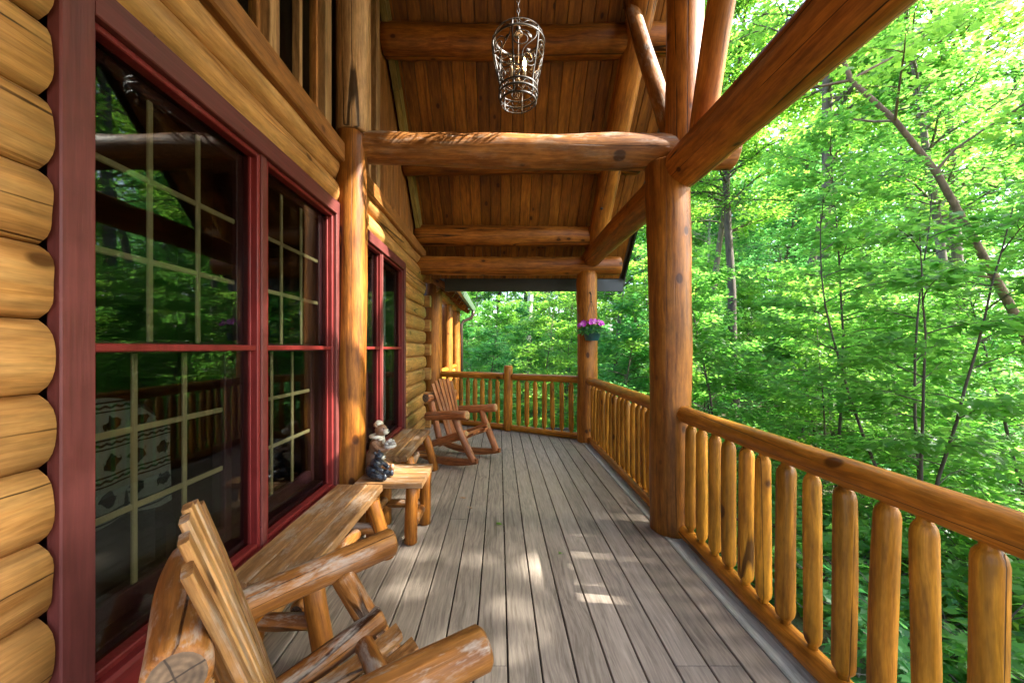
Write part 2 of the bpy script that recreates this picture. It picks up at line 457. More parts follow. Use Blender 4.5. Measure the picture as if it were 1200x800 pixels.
def board_mesh(w, t, L, mats, ch=0.004, skew0=0.0, skew1=0.0, n=1, warp=0.0, round_top=0.0):
    """board along local Z, width along X, thickness along Y (centred); skew = extra length per unit x at the ends"""
    hw, ht = w / 2, t / 2
    c = min(ch, hw * .45, ht * .45)
    prof = [(-hw + c, -ht), (hw - c, -ht), (hw, -ht + c), (hw, ht - c), (hw - c, ht), (-hw + c, ht), (-hw, ht - c), (-hw, -ht + c)]
    k = len(prof)
    V = []
    for i in range(n + 1):
        f = i / n
        for (x, y) in prof:
            V.append((x, y + warp * math.sin(PI * f), (skew0 * x) * (1 - f) + (L + skew1 * x) * f))
    F = [[i * k + j, i * k + (j + 1) % k, (i + 1) * k + (j + 1) % k, (i + 1) * k + j] for i in range(n) for j in range(k)]
    F += [list(range(k))[::-1], [n * k + j for j in range(k)]]
    return mesh_np("board", V, F, mats, None, False)

W = {}
def link(name, mesh, mat=None, parent=None):
    """object with a world matrix, parented by a plain local matrix"""
    o = bpy.data.objects.new(name, mesh)
    COL.objects.link(o)
    mat = mat if mat is not None else Matrix()
    W[o.name] = mat.copy()
    if parent is not None:
        o.parent = parent
        o.matrix_basis = W[parent.name].inverted() @ mat
    else:
        o.matrix_basis = mat
    return o

def tag(o, label=None, cat=None, group=None, kind=None):
    if label: o['label'] = label
    if cat: o['category'] = cat
    if group: o['group'] = group
    if kind: o['kind'] = kind
    return o

def empty(name, loc, label, cat, group=None, rz=0.0):
    o = link(name, None, Matrix.Translation(loc) @ Matrix.Rotation(rz, 4, 'Z'))
    o.empty_display_size = .1
    return tag(o, label, cat, group)

def copy_tree(o, parent=None):
    c = o.copy(); COL.objects.link(c)
    if parent is not None: c.parent = parent
    for ch in [x for x in o.children]:
        copy_tree(ch, c)
    return c

def axis(p0, p1, ref=(0, 0, 1)):
    """matrix at p0 with local Z towards p1 and local Y as close to ref as it goes"""
    p0, p1 = Vector(p0), Vector(p1)
    z = (p1 - p0).normalized()
    y = Vector(ref); y = y - z * y.dot(z)
    if y.length < 1e-4:
        y = Vector((0, 1, 0)) - z * z.y
    y.normalize()
    x = y.cross(z)
    m = Matrix((x, y, z)).transposed().to_4x4()
    m.translation = p0
    return m

def log(name, p0, p1, r0, r1=None, mat='beam', cut='cut', parent=None, **kw):
    L = (Vector(p1) - Vector(p0)).length
    me = log_mesh(L, r0, r1, mats=[M[mat], M[cut]], **kw)
    return link(name, me, axis(p0, p1), parent)

def board(name, p0, p1, w, t, mat, ref=(0, 0, 1), parent=None, **kw):
    L = (Vector(p1) - Vector(p0)).length
    return link(name, board_mesh(w, t, L, [M[mat]], **kw), axis(p0, p1, ref), parent)

def box(name, lo, hi, mat, parent=None, ch=0.004, kind=None):
    c = (Vector(lo) + Vector(hi)) / 2
    b = MB().box(Vector(lo) - c, Vector(hi) - c, 0, ch)
    o = link(name, b.mesh(name, [M[mat]]), Matrix.Translation(c), parent)
    if kind: o['kind'] = kind
    return o

def solid(name, mb, mats, parent=None, loc=(0, 0, 0), kind=None):
    o = link(name, mb.mesh(name, mats), Matrix.Translation(loc), parent)
    if kind: o['kind'] = kind
    return o

# ================================================================== DECK (setting)
PITCH, X0 = 0.1468, 0.184
def ydiag(x): return 5.97 + (1.38 - x) * 0.608
deck = link("deck", None)
tag(deck, "grey brown plank deck of the log cabin porch", None, None, "structure")
deck_frame = MB()
for k in range(22):
    y = -1.4 + k * .4
    deck_frame.box((-1.25, y, -.24), (1.28, y + .045, -.03))
deck_frame.box((1.3, -1.5, -.27), (1.335, 5.9, -.028)).box((-1.3, -1.5, -.30), (1.3, 7, -.27))  # last box: dark sheet added beneath, standing in for shade in the gaps
solid("deck_frame", deck_frame, [M['dark']], deck)
for k in range(-10, 6):
    xa, xb = X0 + k * PITCH + .0038, X0 + (k + 1) * PITCH - .0038
    xc = (xa + xb) / 2
    ye = ydiag(xc) - .02
    cuts = [-1.5]
    y = random.choice((.5, 1.72, 3.2, 9)) if k != 4 else 1.72
    while y < ye - .8:
        cuts.append(y); y += 4.88
    cuts.append(ye)
    for a, b in zip(cuts[:-1], cuts[1:]):
        # local z = +Y, local y = up -> local x = up x forward = -X... keep skew sign by test below
        board("deck_board", (xc, a + .0015, -.0125), (xc, b - .0015, -.0125), xb - xa, .025, 'deck',
              parent=deck, skew1=(0.608 if b == ye else 0.0), ch=.003)
board("edge_board", (1.1425, -1.5, -.0125), (1.1425, 6.05, -.0125), .143, .025, 'deck', parent=deck, ch=.003, skew1=.608)
board("nosing_board", (1.293, -1.5, -.011), (1.293, 5.99, -.011), .142, .03, 'deckedge', parent=deck, ch=.011, skew1=.608)
dn = Vector((-.608, 1)).normalized()
board("nosing_board", (1.36, 6.05, -.012), (-1.25, ydiag(-1.25) + .05, -.012), .11, .028, 'deckedge', parent=deck, ch=.009)
for k in range(-22, -10):
    xc = X0 + (k + .5) * PITCH
    board("deck_board", (xc, 6.36, -.0125), (xc, 11.0, -.0125), PITCH - .006, .025, 'deck', parent=deck, ch=.003)

# ================================================================== LOG CABIN
cabin = empty("log_cabin", (-1.3, 2.9, 0), "honey coloured log cabin with red framed windows beside the porch deck", "house")
ROWH = 0.193
rows = [1.465 + ROWH * k for k in range(-8, 8)]       # groove heights

def wall_log_mesh(L, h=ROWH, bulge=0.040, depth=0.16, seed=0, ex=4.2):
    """milled log laid flat: rounded face towards local +X, length along Z, height along Y"""
    rg = np.random.default_rng(seed)
    nt = 11
    t = np.linspace(-1, 1, nt)
    n = max(6, int(L / .12))
    z = np.linspace(0, L, n)
    e = .012
    z = np.concatenate([[0], [e * .35, e], z[1:-1][(z[1:-1] > e * 1.5) & (z[1:-1] < L - e * 1.5)], [L - e, L - e * .35], [L]])
    V, F = [], []
    ph = rg.uniform(0, 6.3, 6)
    for i, zz in enumerate(z):
        q = min(zz, L - zz)
        s = 1.0
        if q < e: s = 1 - .55 * (1 - q / e) ** 2
        wob = .0022 * math.sin(2.1 * zz + ph[0]) + .0018 * math.sin(5.3 * zz + ph[1])
        for tt in t:
            x = bulge * (1 - abs(tt) ** ex) * s + wob * (1 - tt * tt) + .0035 * math.sin(7 * zz + 3 * tt + ph[2]) * (1 - tt * tt)
            V.append((x - (1 - s) * .06, tt * (h / 2 - .0015) * (1 - (1 - s) * .22), zz))
        V.append((-depth, h / 2 - .002, zz)); V.append((-depth, -h / 2 + .002, zz))
    k = nt + 2
    for i in range(len(z) - 1):
        for j in range(k):
            F.append([i * k + j, i * k + (j + 1) % k, (i + 1) * k + (j + 1) % k, (i + 1) * k + j])
    F.append(list(range(k))[::-1]); F.append([(len(z) - 1) * k + j for j in range(k)])
    return mesh_np("wall_log", V, F, [M['wall']], None, np.array([True] * (len(F) - 2) + [False] * 2))

_wl = [0]
def wall_log(y0, y1, zc, x=-1.193, rnd=False):
    _wl[0] += 1
    m = Matrix(((1, 0, 0, x), (0, 0, 1, y0), (0, 1, 0, zc), (0, 0, 0, 1)))
    # local x->X, local z->Y, local y->Z (mirrored handedness is fixed by flipping y)
    m = Matrix(((1, 0, 0, x), (0, 0, 1, y0), (0, -1, 0, zc), (0, 0, 0, 1)))
    return link("wall_log", wall_log_mesh(y1 - y0, seed=_wl[0], bulge=.052 if rnd else .040, ex=2.3 if rnd else 4.2), m, cabin)

W1, W2 = (1.12, 2.78), (3.10, 4.76)
WZ = (0.42, 2.34)
for i, z in enumerate(rows[:-1]):
    zc = z + ROWH / 2
    if z < 0.25 or z > 2.40:
        wall_log(-.75, 6.16, zc, -1.205 if z > 1 else -1.193, z > 1)
    else:
        wall_log(-.75, 1.0285, zc)
        wall_log(2.8715, 3.0085, zc)
        wall_log(4.8515, 6.10 if i % 2 else 6.2, zc)
# corner: butt ends of the cross wall and its logs
for i, z in enumerate(rows[:-1]):
    zc = z + ROWH / 2
    xe = -1.10 if i % 2 else -1.22
    board("cross_wall_log", (-3.3, 6.29, zc), (xe, 6.29, zc), .16, ROWH - .012, 'wall', parent=cabin, ch=.03)
for z in rows[:-1]:
    board("wing_wall_log", (-3.25, 6.4, z + ROWH / 2), (-3.25, 11.2, z + ROWH / 2), .14, ROWH - .004, 'wall', parent=cabin, ch=.05)

for z in rows[:-1]:
    board("wing_wall_log", (-3.2, 11.25, z + ROWH / 2), (-1.32, 11.25, z + ROWH / 2), .14, ROWH - .004, 'wall', parent=cabin, ch=.05)
# casings
def casing(y0, y1):
    xf = -1.150
    board("window_casing", (xf - .02, y0 - .045, .30), (xf - .02, y0 - .045, 2.435), .09, .04, 'maroon', ref=(1, 0, 0), parent=cabin)
    board("window_casing", (xf - .02, y1 + .045, .30), (xf - .02, y1 + .045, 2.435), .09, .04, 'maroon', ref=(1, 0, 0), parent=cabin)
    board("window_casing", (xf - .018, y0 - .002, 2.388), (xf - .018, y1 + .002, 2.388), .096, .04, 'maroon', ref=(1, 0, 0), parent=cabin)
    board("window_sill", (xf - .014, y0 - .002, .366), (xf - .014, y1 + .002, .366), .108, .05, 'red', ref=(1, 0, 0), parent=cabin, ch=.012)
casing(*W1); casing(*W2)

def window(y0, y1, muntins=True):
    """double hung window: storm frame, jambs, two sashes with panes and muntins"""
    zlo, zhi, zm = WZ[0], WZ[1], 1.392
    fr = MB()
    xa, xb, w = -1.232, -1.172, .023
    fr.box((xa, y0, zlo), (xb, y0 + w, zhi)).box((xa, y1 - w, zlo), (xb, y1, zhi))
    fr.box((xa, y0 + w, zhi - w), (xb, y1 - w, zhi)).box((xa, y0 + w, zlo), (xb, y1 - w, zlo + w))
    fr.box((xa + .02, y0 + w, zm - .013), (xb - .006, y1 - w, zm + .013))
    # a second thin bead inside the frame
    for (a, b) in ((y0 + w, y0 + w + .009), (y1 - w - .009, y1 - w)):
        fr.box((xa - .004, a, zlo + w), (xa + .03, b, zhi - w))
    wob = link("window", fr.mesh("window", [M['red']]), None, cabin)
    jb = MB()
    jb.box((-1.40, y0 - .01, zlo - .01), (-1.235, y0 + .016, zhi + .01)).box((-1.40, y1 - .016, zlo - .01), (-1.235, y1 + .01, zhi + .01))
    jb.box((-1.40, y0 + .016, zhi - .016), (-1.235, y1 - .016, zhi + .01)).box((-1.40, y0 + .016, zlo - .01), (-1.235, y1 - .016, zlo + .045))
    link("jamb", jb.mesh("jamb", [M['sash']]), None, wob)
    for nm, xs, za, zb in (("upper_sash", -1.262, zm - .02, zhi - .018), ("lower_sash", -1.318, zlo + .047, zm + .03)):
        ya, yb, s = y0 + .018, y1 - .018, .048
        sb = MB()
        d = .018
        sb.box((xs - d, ya, za), (xs + d, ya + s, zb)).box((xs - d, yb - s, za), (xs + d, yb, zb))
        lo_h = .08 if nm == "lower_sash" else .04
        sb.box((xs - d, ya + s, zb - .045), (xs + d, yb - s, zb)).box((xs - d, ya + s, za), (xs + d, yb - s, za + lo_h))
        link(nm, sb.mesh(nm, [M['sash']]), None, wob)
        ga, gb, gz0, gz1 = ya + s, yb - s, za + lo_h, zb - .045
        box("glass_pane", (xs - .006, ga, gz0), (xs - .002, gb, gz1), 'glass', wob, ch=.0005)
        if muntins:
            for k in (1, 2):
                y = ga + (gb - ga) * k / 3
                box("muntin", (xs - .001, y - .011, gz0), (xs + .011, y + .011, gz1), 'muntin', wob)
                z = gz0 + (gz1 - gz0) * k / 3
                box("muntin", (xs - .001, ga, z - .011), (xs + .009, gb, z + .011), 'muntin', wob)
    box("storm_pane", (-1.216, y0 + w, zlo + w), (-1.213, y1 - w, zm - .013), 'storm', wob, ch=.0005)
    box("storm_pane", (-1.216, y0 + w, zm + .013), (-1.213, y1 - w, zhi - w), 'storm', wob, ch=.0005)
    return wob
for (a, b), mu in ((W1, True), (W2, False)):
    m = (a + b) / 2
    window(a, m - .022, mu)
    window(m + .022, b, mu)
    board("window_mullion", (-1.200, m, WZ[0]), (-1.200, m, WZ[1]), .043, .07, 'maroon', ref=(1, 0, 0), parent=cabin)

# roof heights
RIDGE_Y, CSUM = 2.93, 9.0
def ceil_z(y): return CSUM - RIDGE_Y - abs(y - RIDGE_Y)
RIDGE_Z = ceil_z(RIDGE_Y)

# loft wall above the log wall
board("loft_sill", (-1.155, -.7, 2.80), (-1.155, 5.95, 2.80), .14, .09, 'loft', ref=(1, 0, 0), parent=cabin, ch=.01)
def loft_board(y, w, x, t, mat, top=.02):
    z1 = min(ceil_z(y - w / 2), ceil_z(y + w / 2)) - top
    if z1 > 3.0:
        board("loft_mullion", (x, y, 2.87), (x, y, z1), w, t, mat, ref=(1, 0, 0), parent=cabin)
cols = [(-.1, .10), (.75, .10), (1.45, .09), (2.085, .09), (2.74, .10), (3.12, .10), (3.62, .06), (3.86, .12)]
for y, w in cols:
    loft_board(y, w, -1.235, .09, 'lofttan')
    for dy in (-1, 1):
        loft_board(y + dy * (w / 2 + .018), .03, -1.262, .05, 'loft')
loft_board(2.43, .035, -1.25, .05, 'lofttan')
for y in (3.42,):
    loft_board(y, .03, -1.25, .05, 'loft')
prev = None
for (ya, wa), (yb, wb) in zip(cols[:-1], cols[1:]):
    a, b = ya + wa / 2, yb - wb / 2
    pts = [(a, 2.87), (b, 2.87), (b, ceil_z(b) - .02)]
    if a < RIDGE_Y < b: pts.append((RIDGE_Y, RIDGE_Z - .02))
    pts.append((a, ceil_z(a) - .02))
    n = len(pts)
    V = [(-1.272, y, z) for y, z in pts] + [(-1.268, y, z) for y, z in pts]
    F = [list(range(n))[::-1], [n + i for i in range(n)]] + [[i, (i + 1) % n, n + (i + 1) % n, n + i] for i in range(n)]
    link("loft_pane", mesh_np("loft_pane", V, F, [M['glass']], None, False), None, cabin)
for k in range(14):
    y = 3.99 + k * .14
    if y < 5.85:
        z1 = ceil_z(y + .07) - .02
        if z1 > 2.92:
            board("loft_panel_board", (-1.245, y, 2.87), (-1.245, y, z1), .137, .025, 'loft', ref=(1, 0, 0), parent=cabin)
def rake(y0, y1, x, w, t, mat, dz, nm="rake_trim"):
    board(nm, (x, y0, ceil_z(y0) + dz), (x, y1, ceil_z(y1) + dz), t, w, mat, ref=(0, 1, 1) if y0 > y1 or y1 > RIDGE_Y else (0, -1, 1), parent=cabin, ch=.004)
rake(3.0, 4.5, -1.165, .18, .07, 'rake', -.135)
rake(4.503, 5.9, -1.165, .18, .07, 'rake', -.135)
rake(2.86, -.5, -1.165, .18, .07, 'rake', -.135)

# room behind the windows
rm = MB()
rm.box((-5.1, -.75, -.05), (-5.0, 6.2, 3.3))
rm.box((-5.0, -.80, -.05), (-1.40, -.75, 3.2)).box((-5.0, 6.10, -.05), (-1.40, 6.2, 3.2))
V = [(-5.05, -.6, 3.0), (-5.05, 6.4, 3.0), (-5.05, RIDGE_Y, RIDGE_Z)]
rm.add(V, [[0, 1, 2]], 0, False)
solid("interior_wall", rm, [M['room']], cabin)
box("interior_floor", (-5.0, -.75, -.06), (-1.39, 6.1, -.01), 'roomfloor', cabin)
box("interior_beam", (-5.0, 2.2, 2.55), (-1.42, 2.4, 2.75), 'loft', cabin)
cur = MB()
V, F = [], []
ny = 120
for i in range(ny + 1):
    y = 3.06 + 1.74 * i / ny
    xx = -1.385 + .022 * math.sin(i * .9) + .008 * math.sin(i * 2.3)
    V += [(xx, y, .36), (xx, y, 2.4)]
F = [[2 * i, 2 * i + 2, 2 * i + 3, 2 * i + 1] for i in range(ny)]
M['curtain'] = plain("grey_curtain", (0.72, 0.75, 0.8), rough=.9)
cur.add(V, F)
solid("curtain", cur, [M['curtain']], cabin)

# ================================================================== PORCH ROOF
roof = empty("porch_roof", (1.36, 2.95, 2.87), "steep log framed porch roof with plank ceiling and a truss over the deck", "roof")
EAVE = 6.47
bl = (EAVE - RIDGE_Y) * math.sqrt(2)
NB = 23
bw = (1.98 + 1.24) / NB
bmeshes = [board_mesh(bw - .005, .02, bl, [M['ceiling']], ch=.004) for _ in range(1)]
for i in range(NB):
    x = -1.24 + bw * (i + .5)
    for sgn in (1, -1):
        p0 = (x, RIDGE_Y, RIDGE_Z + .014)
        p1 = (x, RIDGE_Y + sgn * (EAVE - RIDGE_Y), ceil_z(EAVE) + .014)
        link("ceiling_board", bmeshes[0], axis(p0, p1, (0, sgn, 1)), roof)
sl = MB()
for sgn in (1, -1):
    y0, y1 = RIDGE_Y, RIDGE_Y + sgn * (EAVE - RIDGE_Y + .02)
    z0, z1 = RIDGE_Z + .04, ceil_z(EAVE) + .02
    q = [(-5.2, y0, z0), (2.02, y0, z0), (2.02, y1, z1), (-5.2, y1, z1)]
    V = q + [(a, b, c + .16) for a, b, c in q]
    F = [[0, 1, 2, 3], [7, 6, 5, 4], [0, 4, 5, 1], [1, 5, 6, 2], [2, 6, 7, 3], [3, 7, 4, 0]]
    if sgn < 0: F = [f[::-1] for f in F]
    sl.add(V, F, 0, False)
solid("roof_slab", sl, [M['shingle']], roof)
for sgn in (1, -1):
    y1 = RIDGE_Y + sgn * (EAVE - RIDGE_Y + .03)
    board("rake_fascia", (2.035, RIDGE_Y, RIDGE_Z + .08), (2.035, y1, ceil_z(EAVE) + .05), .03, .24, 'fascia', ref=(0, sgn, 1), parent=roof)
board("eave_fascia", (-.9, EAVE + .035, 2.46), (2.05, EAVE + .035, 2.46), .03, .26, 'fascia', ref=(0, 0, 1), parent=roof)
gut = MB()
gp = [(0, 0), (.0, -.09), (.03, -.115), (.085, -.115), (.10, -.08), (.115, -.01), (.105, 0), (.10, -.02)]
V, F = [], []
for x in (-.9, 2.06):
    V += [(x, EAVE + .052 + a, 2.56 + b) for a, b in gp]
F = [[j, j + 1, 8 + j + 1, 8 + j] for j in range(7)]
gut.add(V, F, 0, False)
solid("eave_gutter", gut, [M['fascia']], roof)
def purlin(y, r, dz=-.2, x1=1.80):
    return log("purlin", (-1.22, y, ceil_z(y) + dz), (x1, y, ceil_z(y) + dz), r, r * .93, 'beam', 'cut', roof, rough=.025, bow=.012)
purlin(4.157, .165); purlin(5.04, .15); purlin(5.76, .15)
for y in (1.70, .82, .10): purlin(y, .15)
log("ridge_log", (-1.22, RIDGE_Y, RIDGE_Z - .28), (1.85, RIDGE_Y, RIDGE_Z - .28), .16, .16, 'beam', 'cut', roof)
log("cross_beam", (-1.22, 5.85, 2.62), (1.80, 5.85, 2.62), .14, .135, 'beam', 'cut', roof, bow=.01)
log("tie_beam", (-1.06, 3.0, 2.915), (1.80, 3.0, 2.90), .124, .120, 'tie', 'cut', roof, rough=.075, bow=.016, seed=5, step=.06)
log("plate_log", (1.36, 2.93, 2.725), (1.36, -1.2, 2.725), .147, .15, 'beam', 'cutdark', roof, rough=.02, seed=11)
log("plate_log", (1.36, 2.95, 2.715), (1.36, 5.96, 2.715), .140, .137, 'beam', 'cutdark', roof, rough=.02, seed=12)
log("rafter_log", (1.42, 5.85, 8.70 - 5.85), (1.42, 2.95, 5.75), .14, .135, 'post', 'cut', roof, rough=.03, seed=13)
log("rafter_log", (1.42, .0, 2.85), (1.42, 2.9, 5.75), .14, .135, 'post', 'cut', roof, rough=.03, seed=14)
for y in (5.35, 4.05, 4.95):
    z = 8.70 - y
    nrm = Vector((-.35, -.66, -.66)).normalized()
    c = Vector((1.42, y, z)) + nrm * .128
    log("bolt", c, c + nrm * .018, .019, .017, 'iron', 'iron', roof, rough=0, bow=0)
log("king_post", (1.41, 3.0, 2.85), (1.41, 3.0, 5.75), .128, .14, 'beam', 'cut', roof, rough=.02, seed=15)
log("brace", (1.385, 3.08, 2.93), (1.33, 3.98, 4.88), .078, .072, 'tie', 'cut', roof, rough=.03, seed=16)
log("brace", (1.40, 2.74, 2.80), (1.37, 1.98, 4.6), .083, .08, 'post', 'cut', roof, rough=.03, seed=17)

# ================================================================== POSTS
def porch_post(p0, p1, r0, r1, label, mat='post', **kw):
    L = (Vector(p1) - Vector(p0)).length
    o = link("porch_post", log_mesh(L, r0, r1, mats=[M[mat], M['cut']], seg=26, **kw), axis(p0, p1, (1, 0, 0)))
    return tag(o, label, "post", "log posts of the porch")
porch_post((1.305, 3.0, 0), (1.285, 3.0, 2.79), .142, .160, "thick orange log post where the two long railing runs meet", rough=.045, seed=21, step=.06)
porch_post((1.31, 5.87, 0), (1.31, 5.87, 2.53), .148, .15, "orange log post carrying the hanging flower pot", rough=.025, seed=22)
M['postpale'] = wood("unstained_sunlit_post_wood", (0.56, 0.33, 0.145), (0.36, 0.18, 0.065), rough=0.5, cracks=1.0, weather=.3, check='round')  # unstained wood, with the sun on the upper post put into its colour
pp = empty("porch_post", (-1.107, 2.93, 0), "tall slim log post against the wall between the red windows, paler above the cross beam", "post", "log posts of the porch")
log("lower_log", (-1.108, 2.93, 0), (-1.106, 2.93, 2.985), .108, .110, 'post', 'cut', pp, rough=.03, seed=23, seg=26, step=.06)
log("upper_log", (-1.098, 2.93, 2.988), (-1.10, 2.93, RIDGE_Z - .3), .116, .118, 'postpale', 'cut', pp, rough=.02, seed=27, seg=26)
porch_post((-1.25, 7.35, 0), (-1.25, 7.35, 2.85), .185, .18, "dark log post just past the house corner at the end of the angled railing", rough=.02, seed=24)
porch_post((-1.2, 9.05, 0), (-1.2, 9.05, 2.4), .125, .12, "middle log post under the eave of the side wing", rough=.02, seed=25)
porch_post((-1.2, 10.7, 0), (-1.2, 10.7, 2.4), .135, .13, "log post of the side wing beside the brown downspout", rough=.02, seed=26)

# ================================================================== SIDE WING ROOF
wing = empty("wing_roof", (-1.2, 8.8, 2.4), "low eave of the side wing with a green gutter beyond the house corner", "roof")
log("eave_beam", (-1.2, 7.2, 2.52), (-1.2, 11.2, 2.52), .12, .12, 'wall', 'cut', wing)
ws = MB()
q = [(-.80, 6.6, 2.50), (-.80, 11.4, 2.50), (-3.5, 11.4, 4.0), (-3.5, 6.6, 4.0)]
V = q + [(a, b, c + .12) for a, b, c in q]
ws.add(V, [[3, 2, 1, 0], [4, 5, 6, 7], [0, 1, 5, 4], [1, 2, 6, 5], [2, 3, 7, 6], [3, 0, 4, 7]], 0, False)
solid("roof_slab", ws, [M['dark']], wing)
for k in range(8):
    y = 6.75 + k * .6
    board("rafter_tail", (-.84, y, 2.40), (-3.3, y, 3.82), .045, .12, 'beam', parent=wing)
gt = MB()
V = []
for y in (6.6, 11.4):
    V += [(-.80 + a, y, 2.58 + b * 1.3) for a, b in gp]
gt.add(V, [[8 + j, 8 + j + 1, j + 1, j] for j in range(7)], 0, False)
solid("gutter", gt, [M['gutter']], wing)
ds = MB().tube([(-.74, 11.1, 2.46), (-.74, 11.1, 2.34), (-.80, 11.1, 2.24), (-1.0, 11.05, 2.16), (-1.06, 11.0, 2.06), (-1.06, 11.0, -.4)], .045, 8)
solid("downspout", ds, [M['spout']], wing)

# ================================================================== RAILINGS
def baluster_mesh(seed):
    rg = np.random.default_rng(seed)
    L = .775
    seg = 12
    prof = [(0, .020), (.022, .021), (.028, .0265), (.042, .0345), (.062, .0378), (.2, .0388), (.4, .0385), (.58, .038), (.708, .0375), (.728, .0340), (.742, .0265), (.748, .021), (L, .020)]
    th = np.linspace(0, 2 * PI, seg, endpoint=False)
    V = []
    ph = rg.uniform(0, 6.3, 4)
    for z, r in prof:
        for t in th:
            rr = r * (1 + .055 * math.cos(4 * t + ph[0] + z) + .02 * math.sin(9 * z + ph[1] + 2 * t))
            V.append((rr * math.cos(t) + .003 * math.sin(4 * z + ph[2]), rr * math.sin(t) + .003 * math.sin(3 * z + ph[3]), z))
    k = seg
    F = [[i * k + j, i * k + (j + 1) % k, (i + 1) * k + (j + 1) % k, (i + 1) * k + j] for i in range(len(prof) - 1) for j in range(k)]
    F += [list(range(k))[::-1], [(len(prof) - 1) * k + j for j in range(k)]]
    return mesh_np("baluster", V, F, [M['baluster']])
BAL = [baluster_mesh(s) for s in range(6)]
def railing(a, b, label, first=None, pitch=.1525):
    a, b = Vector((*a, 0)), Vector((*b, 0))
    d = (b - a); L = d.length; d.normalize()
    t = empty("porch_railing", tuple((a + b) / 2), label, "railing", "log railings round the deck")
    log("top_rail", a + Vector((0, 0, .912)), b + Vector((0, 0, .912)), .058, .056, 'rail', 'cut', t, rough=.028, bow=.005, cham=.012, seg=20, facets=.018, step=.06)
    log("bottom_rail", a + Vector((0, 0, .055)), b + Vector((0, 0, .055)), .05, .05, 'rail', 'cut', t, rough=.015, bow=.002, cham=.008, seg=14)
    n = int((L - .05) / pitch)
    st = first if first is not None else (L - (n - 1) * pitch) / 2
    i = 0
    while st + i * pitch < L - .04:
        p = a + d * (st + i * pitch)
        sc = random.uniform(.92, 1.08)
        m = Matrix.Translation((p.x, p.y, .095)) @ Matrix.Diagonal((sc, sc, 1, 1)) @ Matrix.Rotation(random.uniform(0, 6.3), 4, 'Z') @ Matrix.Rotation(random.gauss(0, .01), 4, 'X')
        link("baluster", random.choice(BAL), m, t)
        i += 1
    return t
railing((1.35, 2.93), (1.35, -1.5), "long log railing along the deck edge in front of the thick post", first=.93 - .1525 * 5 + .0)
railing((1.335, 5.74), (1.335, 3.14), "log railing along the deck edge between the thick post and the flower pot post")
railing((1.22, 6.00), (.22, 6.61), "short angled log railing ending at the flower pot post")
railing((.09, 6.69), (-1.08, 7.33), "angled log railing behind the far rocking chair")
railing((-1.2, 7.5), (-1.2, 10.6), "log railing between the posts of the side wing")
rp = link("railing_post", log_mesh(1.10, .074, .072, mats=[M['rail'], M['cut']], seed=31, seg=16), Matrix.Translation((.155, 6.65, 0)))
tag(rp, "square cut short log post between the two angled railings", "railing post")
rp['label'] = "short free standing log post between the two angled railings"

# ================================================================== BENCHES AND END TABLE
def bench(y0, y1, label):
    t = empty("log_bench", (-.97, (y0 + y1) / 2, 0), label, "bench", "low log benches along the wall")
    for k in range(3):
        x = -1.07 + k * .106
        dy = random.uniform(-.006, .006)
        board("seat_plank", (x, y0 + dy, .425), (x, y1 + dy, .425), .1045, .048, 'bench', parent=t, ch=.005)
    for y, s in ((y0 + .16, -1), (y1 - .16, 1)):
        log("leg", (-.735, y + s * .06, 0), (-.83, y, .40), .047, .045, 'post', 'cut', t, bow=.003)
        log("leg", (-1.09, y + s * .06, 0), (-1.04, y, .40), .045, .045, 'rail', 'cut', t, bow=.003)
        log("stretcher", (-1.08, y + s * .03, .20), (-.77, y + s * .03, .20), .036, .034, 'chair', 'cutdark', t, bow=.003)
        board("batten", (-1.09, y, .385), (-.83, y, .385), .07, .03, 'bench', parent=t)
    log("stretcher", (-.92, y0 + .19, .20), (-.92, y1 - .19, .20), .035, .035, 'chair', 'cutdark', t)
    return t
bench(1.58, 2.72, "low weathered log bench behind the near rocking chair under the big grid window")
bench(3.42, 4.58, "low weathered log bench beyond the bear figurines beside the far rocking chair")
et = empty("end_table", (-.74, 2.95, 0), "small square log end table with the bear figurines on it", "table")
for k in range(4):
    y = 2.77 + k * .115
    board("top_plank", (-1.0, y, .44), (-.535, y, .44), .113, .04, 'bench', parent=et, ch=.004)
for x, y in ((-.63, 2.80), (-.59, 3.11), (-.90, 2.80), (-.90, 3.11)):
    log("leg", (x, y, 0), (x + (.01 if x > -.7 else 0), y, .42), .046, .044, 'post', 'cutdark', et, bow=.002)
for a, b in (((-.62, 3.10, .17), (-.90, 3.10, .17)), ((-.90, 2.82, .2), (-.90, 3.10, .2)), ((-.61, 2.84, .14), (-.61, 3.08, .14))):
    log("stretcher", a, b, .033, .033, 'chair', 'cutdark', et, bow=.002)

